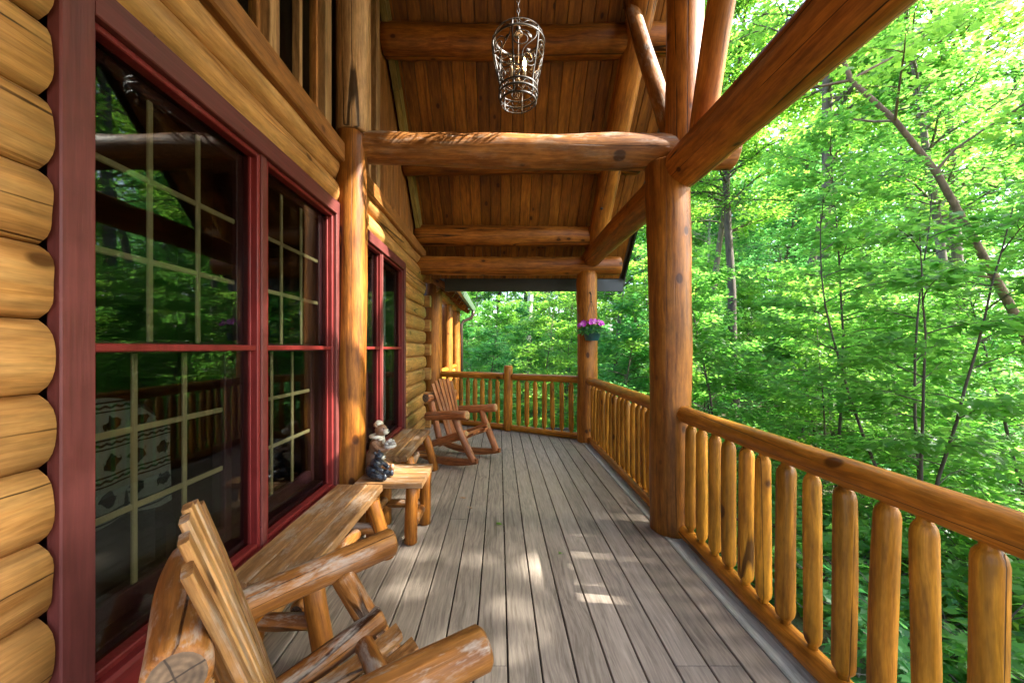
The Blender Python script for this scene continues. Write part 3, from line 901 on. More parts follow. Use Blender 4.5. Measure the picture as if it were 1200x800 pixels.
# ================================================================== ROCKING CHAIRS
def chair(loc, fwd, label, mat, slat, seed, hb=.25):
    random.seed(seed)
    fwd = Vector((*fwd, 0)).normalized()
    rz = math.atan2(fwd.y, fwd.x) - PI / 2
    t = empty("rocking_chair", (*loc, 0), label, "rocking chair", "log rocking chairs on the deck", rz)
    B = W[t.name]
    def Lg(nm, p0, p1, r0, r1=None, cut='cut', **kw):
        L = (Vector(p1) - Vector(p0)).length
        return link(nm, log_mesh(L, r0, r1, mats=[M[mat], M[cut]], rough=.035, step=.035, cham=.01, bow=.006, seg=18, **kw), B @ axis(p0, p1), t)
    for s in (-1, 1):
        # rocker: curved plank
        rk = MB()
        n = 16
        V = []
        for i in range(n + 1):
            y = -.52 + .94 * i / n
            zb = .012 + (y + .03) ** 2 / 3.0
            hh = .085 - .03 * abs(2 * i / n - 1) ** 3
            for (dx, zz) in ((-.02, zb), (.02, zb), (.02, zb + hh), (-.02, zb + hh)):
                V.append((s * .275 + dx, y, zz))
        F = [[i * 4 + j, i * 4 + (j + 1) % 4, i * 4 + 4 + (j + 1) % 4, i * 4 + 4 + j] for i in range(n) for j in range(4)]
        F = [f[::-1] for f in F] + [[0, 1, 2, 3], [n * 4 + 3, n * 4 + 2, n * 4 + 1, n * 4]]
        # grain along Z is wanted: build with a swapped frame
        R = Matrix.Rotation(-PI / 2, 4, 'X')
        V = [tuple(R.inverted() @ Vector(v)) for v in V]
        rk.add(V, F, 0, False)
        link("rocker", rk.mesh("rocker", [M[mat]]), B @ R, t)
        Lg("front_leg", (s * .27, .37, .09), (s * .305, .13, .585), .043, .040)
        Lg("side_rail", (s * .262, -.44, .15), (s * .262, .265, .405), .041, .043)
        Lg("rear_post", (s * .225, -.14, .27), (s * .225, -.275, .735), .040, .040)
        Lg("arm", (s * .285, -.29, .565), (s * .338, .33, .632), .051, .053)
    Lg("back_crossbar", (-hb, -.29, .785), (hb, -.29, .785), .055, .057, 'cutdark')
    Lg("seat_crossbar", (-.25, .19, .345), (.25, .19, .345), .034)
    Lg("seat_crossbar", (-.25, -.14, .235), (.25, -.14, .235), .034)
    for k in range(5):
        x = -.164 + k * .082
        mb = MB(); V = []
        n = 14
        for i in range(n + 1):
            f = i / n
            y = -.13 + (.42 + .03 * math.sin(k * 2.1)) * f
            z = .285 - .10 * f + .19 * f ** 1.7 + .012 * math.sin(3 * f + k)
            for dx, dz in ((-.034, 0), (.034, 0), (.037, .014), (.029, .026), (-.029, .026), (-.037, .014)):
                V.append((x + dx, y, z + dz))
        F = [[i * 6 + j, i * 6 + 6 + j, i * 6 + 6 + (j + 1) % 6, i * 6 + (j + 1) % 6] for i in range(n) for j in range(6)]
        F += [list(range(6)), [n * 6 + j for j in range(6)][::-1]]
        R = Matrix.Rotation(-PI / 2, 4, 'X')
        V = [tuple(R.inverted() @ (Vector(v) - Vector((x, 0, .3)))) for v in V]
        mb.add(V, F, 0, False)
        link("seat_slat", mb.mesh("seat_slat", [M[slat]]), B @ Matrix.Translation((x, 0, .3)) @ R, t)
    for k in range(6):
        f = k / 5 - .5
        p0 = Vector((f * .27, -.075, .315)); top = 1.005 - .05 * (2 * f) ** 2 + random.uniform(-.006, .006)
        p1 = Vector((f * .40, -.075 - .215 * (top - .315) / .69, top))
        L = (p1 - p0).length
        link("back_slat", board_mesh(.056, .02, L, [M[slat]], ch=.006, n=4, warp=.006), B @ axis(p0, p1, (0, 1, .3)), t)
    return t
chair((-.50, 1.09), (.82, .57), "large weathered log rocking chair closest to the camera beside the grid window", 'chair', 'chairslat', 41)
chair((-.49, 4.90), (.88, -.47), "red brown log rocking chair with fanned back slats near the angled railing", 'farchair', 'farchair', 42, .31)
random.seed(99)

# ================================================================== LANTERN
LX, LY = .14, 2.9
lan = empty("hanging_lantern", (LX, LY, 3.13), "wrought iron cage lantern hanging from the porch ridge with one lit bulb", "lantern")
zt, zb = 3.13, 3.13
Zb, Zr1, Zr2, Zt2, Zt1 = 3.14, 3.21, 3.26, 3.66, 3.74
def ring(z, r, rad=.007, n=36): return [(r * math.cos(2 * PI * i / n), r * math.sin(2 * PI * i / n), z) for i in range(n + 1)]
LK = Matrix.Translation((LX, LY, 3.44)) @ Matrix.Diagonal((1, 1, .82, 1)) @ Matrix.Translation((0, 0, -3.44))
def lan_part(nm, mb, mats=None):
    m = LK if nm not in ("chain_link", "ceiling_hook") else Matrix.Translation((LX, LY, 0))
    return link(nm, mb.mesh(nm, mats or [M['iron']]), m, lan)
def strap(z0, z1, r0, r1):
    mb = MB(); n = 40; V = []
    for i in range(n):
        a = 2 * PI * i / n
        for (r, z) in ((r0, z0), (r1, z1), (r1 + .006, z1), (r0 + .006, z0)):
            V.append((r * math.cos(a), r * math.sin(a), z))
    F = [[i * 4 + j, ((i + 1) % n) * 4 + j, ((i + 1) % n) * 4 + (j + 1) % 4, i * 4 + (j + 1) % 4] for i in range(n) for j in range(4)]
    mb.add(V, F); return mb
prof = [(3.14, .125), (3.17, .138), (3.22, .142), (3.27, .138), (3.36, .150), (3.46, .168), (3.56, .184), (3.64, .192), (3.70, .190), (3.735, .172)]
def cage_r(z): return float(np.interp(z, [p[0] for p in prof], [p[1] for p in prof]))
lan_part("bottom_ring", strap(3.145, 3.158, .125, .13))
lan_part("lower_ring", strap(3.205, 3.222, .142, .142))
lan_part("lower_ring", strap(3.262, 3.276, .137, .139))
lan_part("upper_ring", strap(3.655, 3.672, .192, .192))
lan_part("top_ring", strap(3.722, 3.742, .18, .168))
for k in range(6):
    a = 2 * PI * k / 6 + .26
    lan_part("cage_rib", MB().tube([(r * math.cos(a), r * math.sin(a), z) for z, r in prof], .0065, 6))
def on_cage(a, z): r = cage_r(z); return (r * math.cos(a), r * math.sin(a), z)
for k in range(6):
    a0 = 2 * PI * k / 6 + .26
    for j, (da, zc, rr, tw) in enumerate(((.35, 3.56, .07, 1), (.70, 3.42, .065, -1), (.38, 3.33, .045, 1))[:2 + k % 2]):
        pts = []
        for i in range(22):
            f = i / 21
            ang = tw * (f * 1.6 * 2 * PI) + j
            q = rr * (1 - .72 * f)
            pts.append(on_cage(a0 + da + q * math.cos(ang) / .165, zc + q * math.sin(ang)))
        lan_part("vine_scroll", MB().tube(pts, .0042, 5))
    pts = [on_cage(a0 + .12 + .8 * f + .12 * math.sin(f * 9), 3.28 + .37 * f) for f in np.linspace(0, 1, 16)]
    lan_part("vine_stem", MB().tube(pts, .004, 5))
    for z0 in (3.185, 3.24, 3.70):
        pts = [on_cage(a0 + 1.047 * f, z0 + .017 * math.sin(f * 4 * PI)) for f in np.linspace(0, 1, 22)]
        lan_part("band_scroll", MB().tube(pts, .0035, 4))
    for q in range(3):
        f = .2 + .3 * q
        c = Vector(on_cage(a0 + .12 + .8 * f, 3.28 + .37 * f)); nrm = Vector((c.x, c.y, 0)).normalized()
        tg = Vector((-nrm.y, nrm.x, 0)) * random.choice([-1, 1]) + Vector((0, 0, .6)); tg.normalize()
        sd = nrm.cross(tg)
        P = [c, c + tg * .02 + sd * .014 + nrm * .004, c + tg * .045, c + tg * .02 - sd * .014 + nrm * .004]
        P2 = [p + nrm * .002 for p in P]
        lan_part("vine_leaf", MB().add([tuple(p) for p in P + P2], [[0, 1, 2, 3], [7, 6, 5, 4], [0, 4, 5, 1], [1, 5, 6, 2], [2, 6, 7, 3], [3, 7, 4, 0]], 0, False))
M['candle'] = plain("cream_candle_sleeve", (0.62, 0.52, 0.36), rough=.5)
M['bulb'] = glass("bulb_glass", (.95, .95, .95), .05)
w_ = NT("lit_filament")
M['lit'] = w_.surf(w_.n("Emission", {"Color": (1, .55, .2), "Strength": 45.0}).outputs[0])
for k in range(3):
    a = 2 * PI * k / 3 - .5
    cx, cy = .052 * math.cos(a), .052 * math.sin(a)
    lan_part("candle_sleeve", MB().tube([(cx, cy, 3.36), (cx, cy, 3.45)], .012, 10), [M['candle']])
    lan_part("candle_arm", MB().tube([(0, 0, 3.33), (cx * .5, cy * .5, 3.315), (cx, cy, 3.345), (cx, cy, 3.362)], .005, 6))
    lan_part("bulb", MB().ellipsoid((cx, cy, 3.49), (.023, .023, .05), nu=12, nv=8), [M['bulb']])
    if k == 0:
        lan_part("filament", MB().ellipsoid((cx, cy, 3.482), (.013, .013, .036), nu=8, nv=6), [M['lit']])
        ld = bpy.data.lights.new("lantern_bulb_light", 'POINT'); ld.energy = 15; ld.color = (1, .62, .30); ld.shadow_soft_size = .012
        lo = bpy.data.objects.new("lantern_bulb_light", ld); COL.objects.link(lo)
        lo.location = (LX + cx, LY + cy, 3.485)
lan_part("stem", MB().tube([(0, 0, 3.32), (0, 0, 3.74), (0, 0, 3.80)], .006, 8).ellipsoid((0, 0, 3.765), (.036, .036, .022)).ellipsoid((0, 0, 3.81), (.018, .018, .03)))
zz = 3.752
k = 0
while zz < RIDGE_Z - .45:
    ax = (1, 0) if k % 2 else (0, 1)
    pts = [(ax[0] * .010 * math.cos(t), ax[1] * .010 * math.cos(t), zz + .02 + .022 * math.sin(t)) for t in np.linspace(0, 2 * PI, 11)]
    if k < 8 or True:
        lan_part("chain_link", MB().tube(pts, .0032, 5, cap=False))
    zz += .036; k += 1
lan_part("ceiling_hook", MB().tube([(0, 0, RIDGE_Z - .46), (0, 0, RIDGE_Z - .40)], .012, 8))

# ================================================================== FLOWER POT
FX, FY, FZ = 1.325, 5.60, 1.50
fp = empty("hanging_flower_pot", (FX, FY, FZ), "teal pot of purple petunias hanging on the log post", "flower pot")
M['teal'] = plain("teal_plastic", (0.035, 0.12, 0.15), rough=.35, var=.1)
pot = MB()
prf = [(0, .07), (.0, .078), (.11, .108), (.112, .120), (.135, .122), (.137, .112), (.12, .105)]
fp.scale = (1.18, 1.18, 1.18)
n = 24; V = []
for z, r in prf: V += [(r * math.cos(2 * PI * i / n), r * math.sin(2 * PI * i / n), z) for i in range(n)]
F = [[i * n + j, i * n + (j + 1) % n, (i + 1) * n + (j + 1) % n, (i + 1) * n + j] for i in range(len(prf) - 1) for j in range(n)]
F += [list(range(n))[::-1], [(len(prf) - 1) * n + j for j in range(n)]]
pot.add(V, F)
solid("pot", pot, [M['teal']], fp, (FX, FY, FZ))
hk = MB()
for k in range(3):
    a = 2 * PI * k / 3 + .4
    hk.tube([(.11 * math.cos(a), .11 * math.sin(a), .13), (0, .05, .50)], .003, 5)
hk.tube([(0, .05, .49), (0, .05, .56), (0, .10, .60), (0, .125, .56)], .007, 6).box((-.02, .115, .46), (.02, .13, .66))
solid("hanger", hk, [M['iron']], fp, (FX, FY, FZ))
def leaf_shape(kind):
    if kind == 'maple':
        half = [(.0, .0), (.20, -.06), (.46, .06), (.33, .18), (.58, .46), (.36, .46), (.24, .58), (.16, .76)]
        pts = half + [(0, 1.0)] + [(-x, y) for x, y in half[:0:-1]]
    elif kind == 'mid':
        half = [(.0, .0), (.45, .08), (.34, .45)]
        pts = half + [(0, 1.0)] + [(-x, y) for x, y in half[:0:-1]]
    else:
        pts = [(0, 0), (.36, .45), (0, 1.0), (-.36, .45)]
    return np.array(pts)
LEAF = {}
for kd in ('maple', 'mid', 'far'):
    pts = leaf_shape(kd)
    if kd == 'far':
        LEAF[kd] = (np.c_[pts, .12 * np.abs(pts[:, 0])], np.array([[0, 1, 2], [0, 2, 3]]))
    else:
        z = .22 * np.abs(pts[:, 0]) - .18 * np.clip(pts[:, 1] - .5, 0, 1) ** 2
        v = np.r_[np.c_[pts, z], [[0, .32, 0]]]
        m = len(pts)
        LEAF[kd] = (v, np.array([[m, i, (i + 1) % m] for i in range(m)]))
def leaves_mesh(name, pos, nrm, dirv, size, kind, mats, shade, rg):
    """many separate leaf faces: pos, normal, pointing direction, size per leaf"""
    tv, tf = LEAF[kind]
    n = len(pos)
    nrm = nrm / np.linalg.norm(nrm, axis=1, keepdims=True)
    d = dirv - nrm * np.sum(dirv * nrm, 1, keepdims=True)
    d /= np.linalg.norm(d, axis=1, keepdims=True) + 1e-9
    s = np.cross(d, nrm)
    V = (pos[:, None, :] + size[:, None, None] * (tv[None, :, 0:1] * s[:, None, :] + tv[None, :, 1:2] * d[:, None, :] + tv[None, :, 2:3] * nrm[:, None, :]))
    F = tf[None] + (np.arange(n) * len(tv))[:, None, None]
    return mesh_np(name, V.reshape(-1, 3), F.reshape(-1, 3), mats, None, False, np.repeat(shade, len(tv)))
rg = np.random.default_rng(3)
nl = 320
a = rg.uniform(0, 2 * PI, nl); rr = np.sqrt(rg.uniform(0, 1, nl)) * .17
pos = np.c_[rr * np.cos(a), rr * np.sin(a), .13 + .09 * (1 - (rr / .17) ** 2) * rg.uniform(.2, 1, nl) - .05 * (rr / .17) ** 3]
me = leaves_mesh("flower_leaf", pos, np.c_[np.cos(a) * .5, np.sin(a) * .5, np.ones(nl)] + rg.normal(0, .4, (nl, 3)), np.c_[np.cos(a), np.sin(a), rg.normal(0, .4, nl)], rg.uniform(.03, .055, nl), 'mid', [M['leafcool']], rg.uniform(0, 1, nl), rg)
link("flower_foliage", me, Matrix.Translation((FX, FY, FZ)), fp)
M['petal'] = plain("purple_petal", (0.48, 0.05, 0.42), rough=.6, var=.2)
M['petallight'] = plain("pink_petal", (0.62, 0.20, 0.55), rough=.6, var=.2)
for k in range(30):
    a = rg.uniform(0, 2 * PI); q = math.sqrt(rg.uniform(.02, 1)) * .17
    c = Vector((q * math.cos(a), q * math.sin(a), .235 - 1.9 * q * q + rg.uniform(-.02, .02)))
    nv = Vector((math.cos(a) * .6, math.sin(a) * .6 - .5, .7)).normalized()
    u = nv.orthogonal().normalized(); v = nv.cross(u)
    P = [c - nv * .012]
    for i in range(15):
        t = 2 * PI * i / 15
        r_ = .026 * (1 + .16 * math.cos(5 * t))
        P.append(c + (u * math.cos(t) + v * math.sin(t)) * r_ + nv * .004 * math.cos(5 * t))
    fl = MB().add([tuple(p) for p in P], [[0, 1 + i, 1 + (i + 1) % 15] for i in range(15)])
    solid("petunia_bloom", fl, [M['petal' if k % 4 else 'petallight']], fp, (FX, FY, FZ))

# ================================================================== BEAR FIGURINES
def figure(name, mb, mat, parent, M4, voxel):
    me = mb.mesh(name, [M[mat]])
    o = link(name, me, M4, parent)
    md = o.modifiers.new("remesh", 'REMESH'); md.mode = 'VOXEL'; md.voxel_size = voxel; md.use_smooth_shade = True
    sm = o.modifiers.new("smooth", 'SMOOTH'); sm.factor = .5; sm.iterations = 3
    return o
M['brownbear'] = plain("brown_bear_glaze", (0.20, 0.105, 0.055), rough=.35, var=.35, scale=60, bump=.3)
M['blackbear'] = plain("black_bear_glaze", (0.018, 0.022, 0.03), rough=.28, var=.4, scale=60, bump=.3)
M['cream'] = plain("cream_glaze", (0.62, 0.58, 0.44), rough=.4, var=.15, scale=40)
M['stone'] = plain("pebble_glaze", (0.40, 0.38, 0.34), rough=.4, var=.4, scale=70)
bz = .462
bb = empty("bear_figurine", (-.915, 2.94, bz), "brown bear figurine with a cream scarf holding a bowl on the end table", "figurine", "bear figurines on the end table", -.35)
bb.scale = (1.08, 1.08, 1.08)
B4 = W[bb.name]
m = MB()
m.ellipsoid((-.02, 0, .085), (.062, .062, .09)).ellipsoid((-.005, 0, .17), (.050, .05, .075)).ellipsoid((.015, 0, .235), (.036, .036, .04))
m.ellipsoid((.035, 0, .295), (.044, .042, .042)).ellipsoid((.012, .036, .335), (.014, .013, .017)).ellipsoid((.012, -.036, .335), (.014, .013, .017))
for s in (-1, 1):
    m.tube([(.0, s * .045, .215), (.05, s * .055, .175), (.10, s * .03, .175)], [.021, .019, .017], 10).ellipsoid((.11, s * .028, .177), (.02, .017, .015))
    m.tube([(-.02, s * .045, .06), (.04, s * .055, .03), (.075, s * .055, .02)], [.034, .028, .022], 10).ellipsoid((.085, s * .055, .028), (.02, .02, .028))
figure("body", m, 'brownbear', bb, B4, .0055)
m = MB().ellipsoid((.075, 0, .287), (.022, .024, .019), rot=Matrix.Rotation(-.2, 3, 'Y'))
link("muzzle", m.mesh("muzzle", [M['cream']]), B4, bb)
m = MB().ellipsoid((.095, 0, .296), (.007, .009, .006)).ellipsoid((.07, .019, .312), (.005,) * 3).ellipsoid((.07, -.019, .312), (.005,) * 3)
link("nose_and_eyes", m.mesh("nose_and_eyes", [M['blackbear']]), B4, bb)
m = MB().tube(ring(.252, .040, n=20), .013, 8, cap=False)
m.ellipsoid((.045, -.018, .238), (.016, .02, .012)).ellipsoid((.05, .005, .228), (.012, .012, .028))
link("scarf", m.mesh("scarf", [M['cream']]), B4, bb)
m = MB()
m.ellipsoid((.108, 0, .192), (.04, .05, .016))
for k in range(9):
    a = k * 2.4
    m.ellipsoid((.108 + .007 * k ** .5 * math.cos(a) * 1.3, .008 * k ** .5 * math.sin(a) * 1.5, .21 + .003 * (8 - k)), (.013, .012, .010))
link("bowl", m.mesh("bowl", [M['stone']]), B4, bb)
m = MB()
m.tube([(.015, 0, .330), (.012, 0, .343), (.006, 0, .354), (.002, .002, .360)], [.033, .029, .018, .005], 12)
link("hat", m.mesh("hat", [M['cream']]), B4, bb)
kb = empty("bear_figurine", (-.875, 2.81, bz), "glossy black bear cub figurine sitting on the end table", "figurine", "bear figurines on the end table", -.25)
kb.scale = (.95, .95, .95)
B4 = W[kb.name]
m = MB()
m.ellipsoid((-.03, 0, .055), (.062, .055, .055)).ellipsoid((-.01, 0, .10), (.046, .044, .055), rot=Matrix.Rotation(.3, 3, 'Y'))
m.ellipsoid((.02, 0, .165), (.036, .036, .034)).ellipsoid((.0, .03, .197), (.012, .011, .014)).ellipsoid((.0, -.03, .197), (.012, .011, .014))
for s in (-1, 1):
    m.tube([(.0, s * .04, .12), (.045, s * .05, .085), (.075, s * .04, .07)], [.018, .017, .016], 10)
    m.tube([(-.01, s * .045, .035), (.05, s * .055, .028), (.085, s * .05, .02)], [.028, .025, .02], 10).ellipsoid((.095, s * .05, .03), (.016, .018, .026))
figure("body", m, 'blackbear', kb, B4, .005)
m = MB().ellipsoid((.052, 0, .158), (.020, .018, .016))
link("muzzle", m.mesh("muzzle", [M['cream']]), B4, kb)
m = MB().ellipsoid((.071, 0, .164), (.006, .008, .005))
link("nose", m.mesh("nose", [M['blackbear']]), B4, kb)

# ================================================================== ARMCHAIR WITH BLANKET INSIDE
ac = empty("armchair", (-1.95, 1.46, 0), "armchair draped with a black and cream patterned throw seen through the big grid window", "armchair")
M['fabric'] = plain("dark_armchair_fabric", (0.05, 0.05, 0.055), rough=.9)
w_ = NT("bear_pattern_throw")
tc = w_.n("TexCoord").outputs["Object"]
sx = w_.n("SeparateXYZ", {0: tc})
zr = w_.math('FRACT', w_.math('MULTIPLY', sx.outputs[2], 7.0))
yy = w_.math('MULTIPLY', sx.outputs[1], 8.0)
zig = w_.math('ABSOLUTE', w_.math('SUBTRACT', w_.math('FRACT', w_.math('MULTIPLY', sx.outputs[1], 24.0)), .5))
band = w_.math('LESS_THAN', w_.math('ABSOLUTE', w_.math('SUBTRACT', zr, w_.math('ADD', .12, w_.math('MULTIPLY', zig, .10)))), .035)
band2 = w_.math('LESS_THAN', w_.math('ABSOLUTE', w_.math('SUBTRACT', zr, .27)), .025)
band3 = w_.math('LESS_THAN', w_.math('ABSOLUTE', w_.math('SUBTRACT', zr, .02)), .025)
mp = w_.n("CombineXYZ", {0: yy, 1: w_.math('MULTIPLY', w_.math('SUBTRACT', zr, .62), 1.9)}).outputs[0]
dst = w_.n("VectorMath", {0: w_.n("CombineXYZ", {0: w_.math('SUBTRACT', w_.math('FRACT', yy), .5), 1: w_.math('MULTIPLY', w_.math('SUBTRACT', zr, .63), 1.5)}).outputs[0]}, operation='LENGTH').outputs["Value"]
nz = w_.n("TexNoise", {"Vector": tc, "Scale": 30.0, "Detail": 2.0}).outputs[0]
motif = w_.math('LESS_THAN', w_.math('ADD', dst, w_.math('MULTIPLY', nz, .75)), .66)
k_ = w_.math('MAXIMUM', w_.math('MAXIMUM', band, band2), w_.math('MAXIMUM', band3, motif))
col = w_.mix(k_, (0.46, 0.44, 0.37), (0.015, 0.015, 0.016))
M['throw'] = w_.surf(w_.n("BsdfPrincipled", {"Base Color": col, "Roughness": .9}).outputs[0])
b = MB()
b.box((-.42, -.40, .08), (.42, .40, .42), ch=.05).box((-.42, -.44, .08), (.42, -.30, .62), ch=.05).box((-.42, .30, .08), (.42, .44, .62), ch=.05).box((.24, -.34, .40), (.42, .34, 1.15), ch=.08)
link("seat_body", b.mesh("seat_body", [M['fabric']]), W[ac.name], ac)
V, F = [], []
nu, nv = 24, 22
for i in range(nu + 1):
    u = -1 + 2 * i / nu
    for j in range(nv + 1):
        f = j / nv
        edge = .36 * (1 - .35 * max(0, 1 - f * 3.2) ** 2)
        y = u * edge
        z = 1.20 - .50 * f - .11 * (abs(u) ** 3) * max(0, 1 - f * 2.5) + .012 * math.sin(u * 5) * f
        x = .437 + .008 * math.sin(9 * y + 4 * f) + .012 * math.sin(u * 11) * f
        V.append((x, y, z))
for i in range(nu):
    for j in range(nv):
        q = i * (nv + 1) + j
        F.append([q, q + nv + 1, q + nv + 2, q + 1])
link("throw_blanket", mesh_np("throw_blanket", V, F, [M['throw']]), W[ac.name], ac)

# ================================================================== GROUND
def ground_z(x, y):
    d = np.maximum(0, np.hypot(x - 1.0, y - 3.0) - 4)
    z = -1.55 + .012 * d + .00022 * d ** 2 * (d < 160) + 5.6 * (d >= 160) + .10 * np.sin(x * .7 + 1) * np.sin(y * .6) + .05 * np.sin(x * 2.1) * np.cos(y * 1.7)
    return z
gx = np.concatenate([np.linspace(-600, -60, 12, endpoint=False), np.linspace(-60, -8, 20, endpoint=False), np.linspace(-8, 22, 90, endpoint=False), np.linspace(22, 70, 25, endpoint=False), np.linspace(70, 600, 14)])
gy = np.concatenate([np.linspace(-600, -40, 10, endpoint=False), np.linspace(-40, -6, 14, endpoint=False), np.linspace(-6, 26, 96, endpoint=False), np.linspace(26, 90, 30, endpoint=False), np.linspace(90, 600, 14)])
X, Y = np.meshgrid(gx, gy, indexing='ij')
Z = ground_z(X, Y)
ny_ = len(gy)
ii, jj = np.meshgrid(np.arange(len(gx) - 1), np.arange(ny_ - 1), indexing='ij')
q = (ii * ny_ + jj).ravel()
F = np.stack([q, q + ny_, q + ny_ + 1, q + 1], 1)
w_ = NT("forest_floor")
tc = w_.n("TexCoord").outputs["Object"]
v1 = w_.n("TexVoronoi", {"Vector": tc, "Scale": 14.0}).outputs["Color"]
n1 = w_.n("TexNoise", {"Vector": tc, "Scale": 1.3, "Detail": 6.0}).outputs[0]
lit = w_.mix(w_.n("SeparateXYZ", {0: v1}).outputs[0], (0.10, 0.065, 0.038), (0.23, 0.165, 0.105))
c = w_.mix(w_.mapr(n1, .48, .58, 0, .6), lit, (0.06, 0.11, 0.03))
bp = w_.n("Bump", {"Strength": .9, "Distance": .05, "Height": w_.n("SeparateXYZ", {0: v1}).outputs[1]}).outputs[0]
M['floor'] = w_.surf(w_.n("BsdfPrincipled", {"Base Color": c, "Roughness": .95, "Normal": bp}).outputs[0])
g = link("ground", mesh_np("ground", np.stack([X, Y, Z], -1).reshape(-1, 3), F, [M['floor']]))
tag(g, None, None, None, "structure")

# ================================================================== TREES
def bez(p0, d, L, n, bend, rg, wob=.09):
    pts = [np.array(p0, float)]
    d = np.array(d, float); d /= np.linalg.norm(d)
    for i in range(n):
        d = d + np.array([0, 0, bend / n]) + rg.normal(0, wob, 3)
        d /= np.linalg.norm(d)
        pts.append(pts[-1] + d * L / n)
    return pts

class Tree:
    """trunk, limbs and twigs in one bark mesh; every leaf a face of the crown mesh"""
    def __init__(s, seed):
        s.rg = np.random.default_rng(seed); s.mb = MB(); s.P, s.N, s.D, s.S = [], [], [], []
    def spray(s, pts, width, n, size, flat=.10, tilt=.38):
        """flat fan of leaves round a limb"""
        rg = s.rg
        pts = np.array(pts)
        f = rg.uniform(.18, 1.05, n) ** .8
        k = np.clip(f * (len(pts) - 1), 0, len(pts) - 1.001)
        i = k.astype(int); fr = (k - i)[:, None]
        c = pts[i] * (1 - fr) + pts[i + 1] * fr
        ax = pts[-1] - pts[0]; ax /= np.linalg.norm(ax) + 1e-9
        side = np.cross(ax, [0, 0, 1.0]); side /= np.linalg.norm(side) + 1e-9
        lat = rg.normal(0, .5, n) * width * (1.15 - .75 * np.abs(f - .5))
        pos = c + lat[:, None] * side + (np.abs(lat) * .35)[:, None] * ax + np.c_[np.zeros(n), np.zeros(n), rg.normal(0, flat, n) - .25 * np.abs(lat) * .5]
        s.P.append(pos)
        s.N.append(np.c_[rg.normal(0, tilt, n), rg.normal(0, tilt, n), np.ones(n)] + .25 * ax)
        s.D.append(ax + np.sign(lat)[:, None] * side * .8 + rg.normal(0, .4, (n, 3)) - np.array([0, 0, .35]))
        s.S.append(size * rg.uniform(.65, 1.2, n))
    def limb(s, p, d, L, r, n, width, leaves, size, bend, twigs=3, flat=.1):
        rg = s.rg
        pts = bez(p, d, L, n, bend, rg)
        s.mb.tube([tuple(q) for q in pts], list(np.linspace(r, r * .25, len(pts))), 5, cap=False)
        s.spray(pts, width, leaves, size, flat)
        for t in range(twigs):
            i = min(len(pts) - 2, 1 + int(t * (len(pts) - 2) / max(1, twigs)))
            ax = pts[i + 1] - pts[i]; ax /= np.linalg.norm(ax)
            sd = np.cross(ax, [0, 0, 1.0]) * (1 if t % 2 else -1)
            dd = ax + sd * .9 + np.array([0, 0, .1])
            tl = L * rg.uniform(.3, .5)
            tp = bez(pts[i], dd, tl, 3, bend * .5, rg)
            s.mb.tube([tuple(q) for q in tp], list(np.linspace(r * .45, r * .15, len(tp))), 4, cap=False)
            s.spray(tp, width * .6, max(4, int(leaves * .35)), size, flat)
        return pts
    def finish(s, name, kind, leafmat, barkmat):
        P, N, D, S = map(np.concatenate, (s.P, s.N, s.D, s.S))
        crown = leaves_mesh(name + "_crown", P, N, D, S, kind, [leafmat], np.clip(s.rg.normal(.5, .25, len(P)), 0, 1), s.rg)
        trunk = s.mb.mesh(name + "_trunk", [barkmat])
        return trunk, crown

def sapling(seed, H=5.5, stems=1, nb=26, L0=1.7, leaves=80, size=.092, low=.7, lean=.06, kind='maple', leafmat='leaf', barkmat='barkdark', r0=.032, spread=.5):
    t = Tree(seed); rg = t.rg
    for k in range(stems):
        a = 2 * PI * k / max(1, stems) + rg.uniform(0, 1)
        ln = lean if stems == 1 else spread * .45
        d = np.array([math.cos(a) * ln, math.sin(a) * ln, 1.0])
        hh = H * rg.uniform(.8, 1.0)
        pts = bez((0, 0, -.15), d, hh, 12, .12, rg, .04)
        t.mb.tube([tuple(p) for p in pts], list(np.linspace(r0, r0 * .2, len(pts))), 7, cap=False)
        nbr = nb // stems + 1
        for b in range(nbr):
            f = low / H + (1 - low / H) * (b + rg.uniform(0, .6)) / nbr
            i = min(11, int(f * 12)); fr = f * 12 - i
            p = pts[i] * (1 - fr) + pts[i + 1] * fr
            az = rg.uniform(0, 2 * PI)
            el = .15 + .55 * f
            L = L0 * (1 - .55 * f) * rg.uniform(.7, 1.15)
            t.limb(p, (math.cos(az), math.sin(az), el), L, r0 * .32, 5, L * .36, leaves, size, -.35, 3, .05)
    return t.finish("maple_sapling", kind, M[leafmat], M[barkmat])

def tall_tree(seed, H=20, r0=.18, low=6.5, nb=46, L0=3.8, leaves=105, size=.17, kind='mid', leafmat='leaf', barkmat='bark', lean=.05):
    t = Tree(seed); rg = t.rg
    d = np.array([rg.normal(0, lean), rg.normal(0, lean), 1.0])
    pts = bez((0, 0, -.3), d, H, 16, .1, rg, .025)
    t.mb.tube([tuple(p) for p in pts], list(np.linspace(r0, r0 * .25, len(pts)) * np.r_[1.35, np.ones(len(pts) - 1)]), 10, cap=False)
    for b in range(nb):
        f = low / H + (1 - low / H) * (b + rg.uniform(0, .8)) / nb
        f = min(f, .99)
        i = min(15, int(f * 16)); fr = f * 16 - i
        p = pts[i] * (1 - fr) + pts[i + 1] * fr
        az = rg.uniform(0, 2 * PI)
        L = L0 * (1 - .6 * max(0, (f - .3) / .7)) * rg.uniform(.6, 1.15)
        t.limb(p, (math.cos(az), math.sin(az), .25 + .6 * f), L, r0 * .28, 5, L * .42, leaves, size, -.3, 4, .16)
    return t.finish("forest_tree", kind, M[leafmat], M[barkmat])

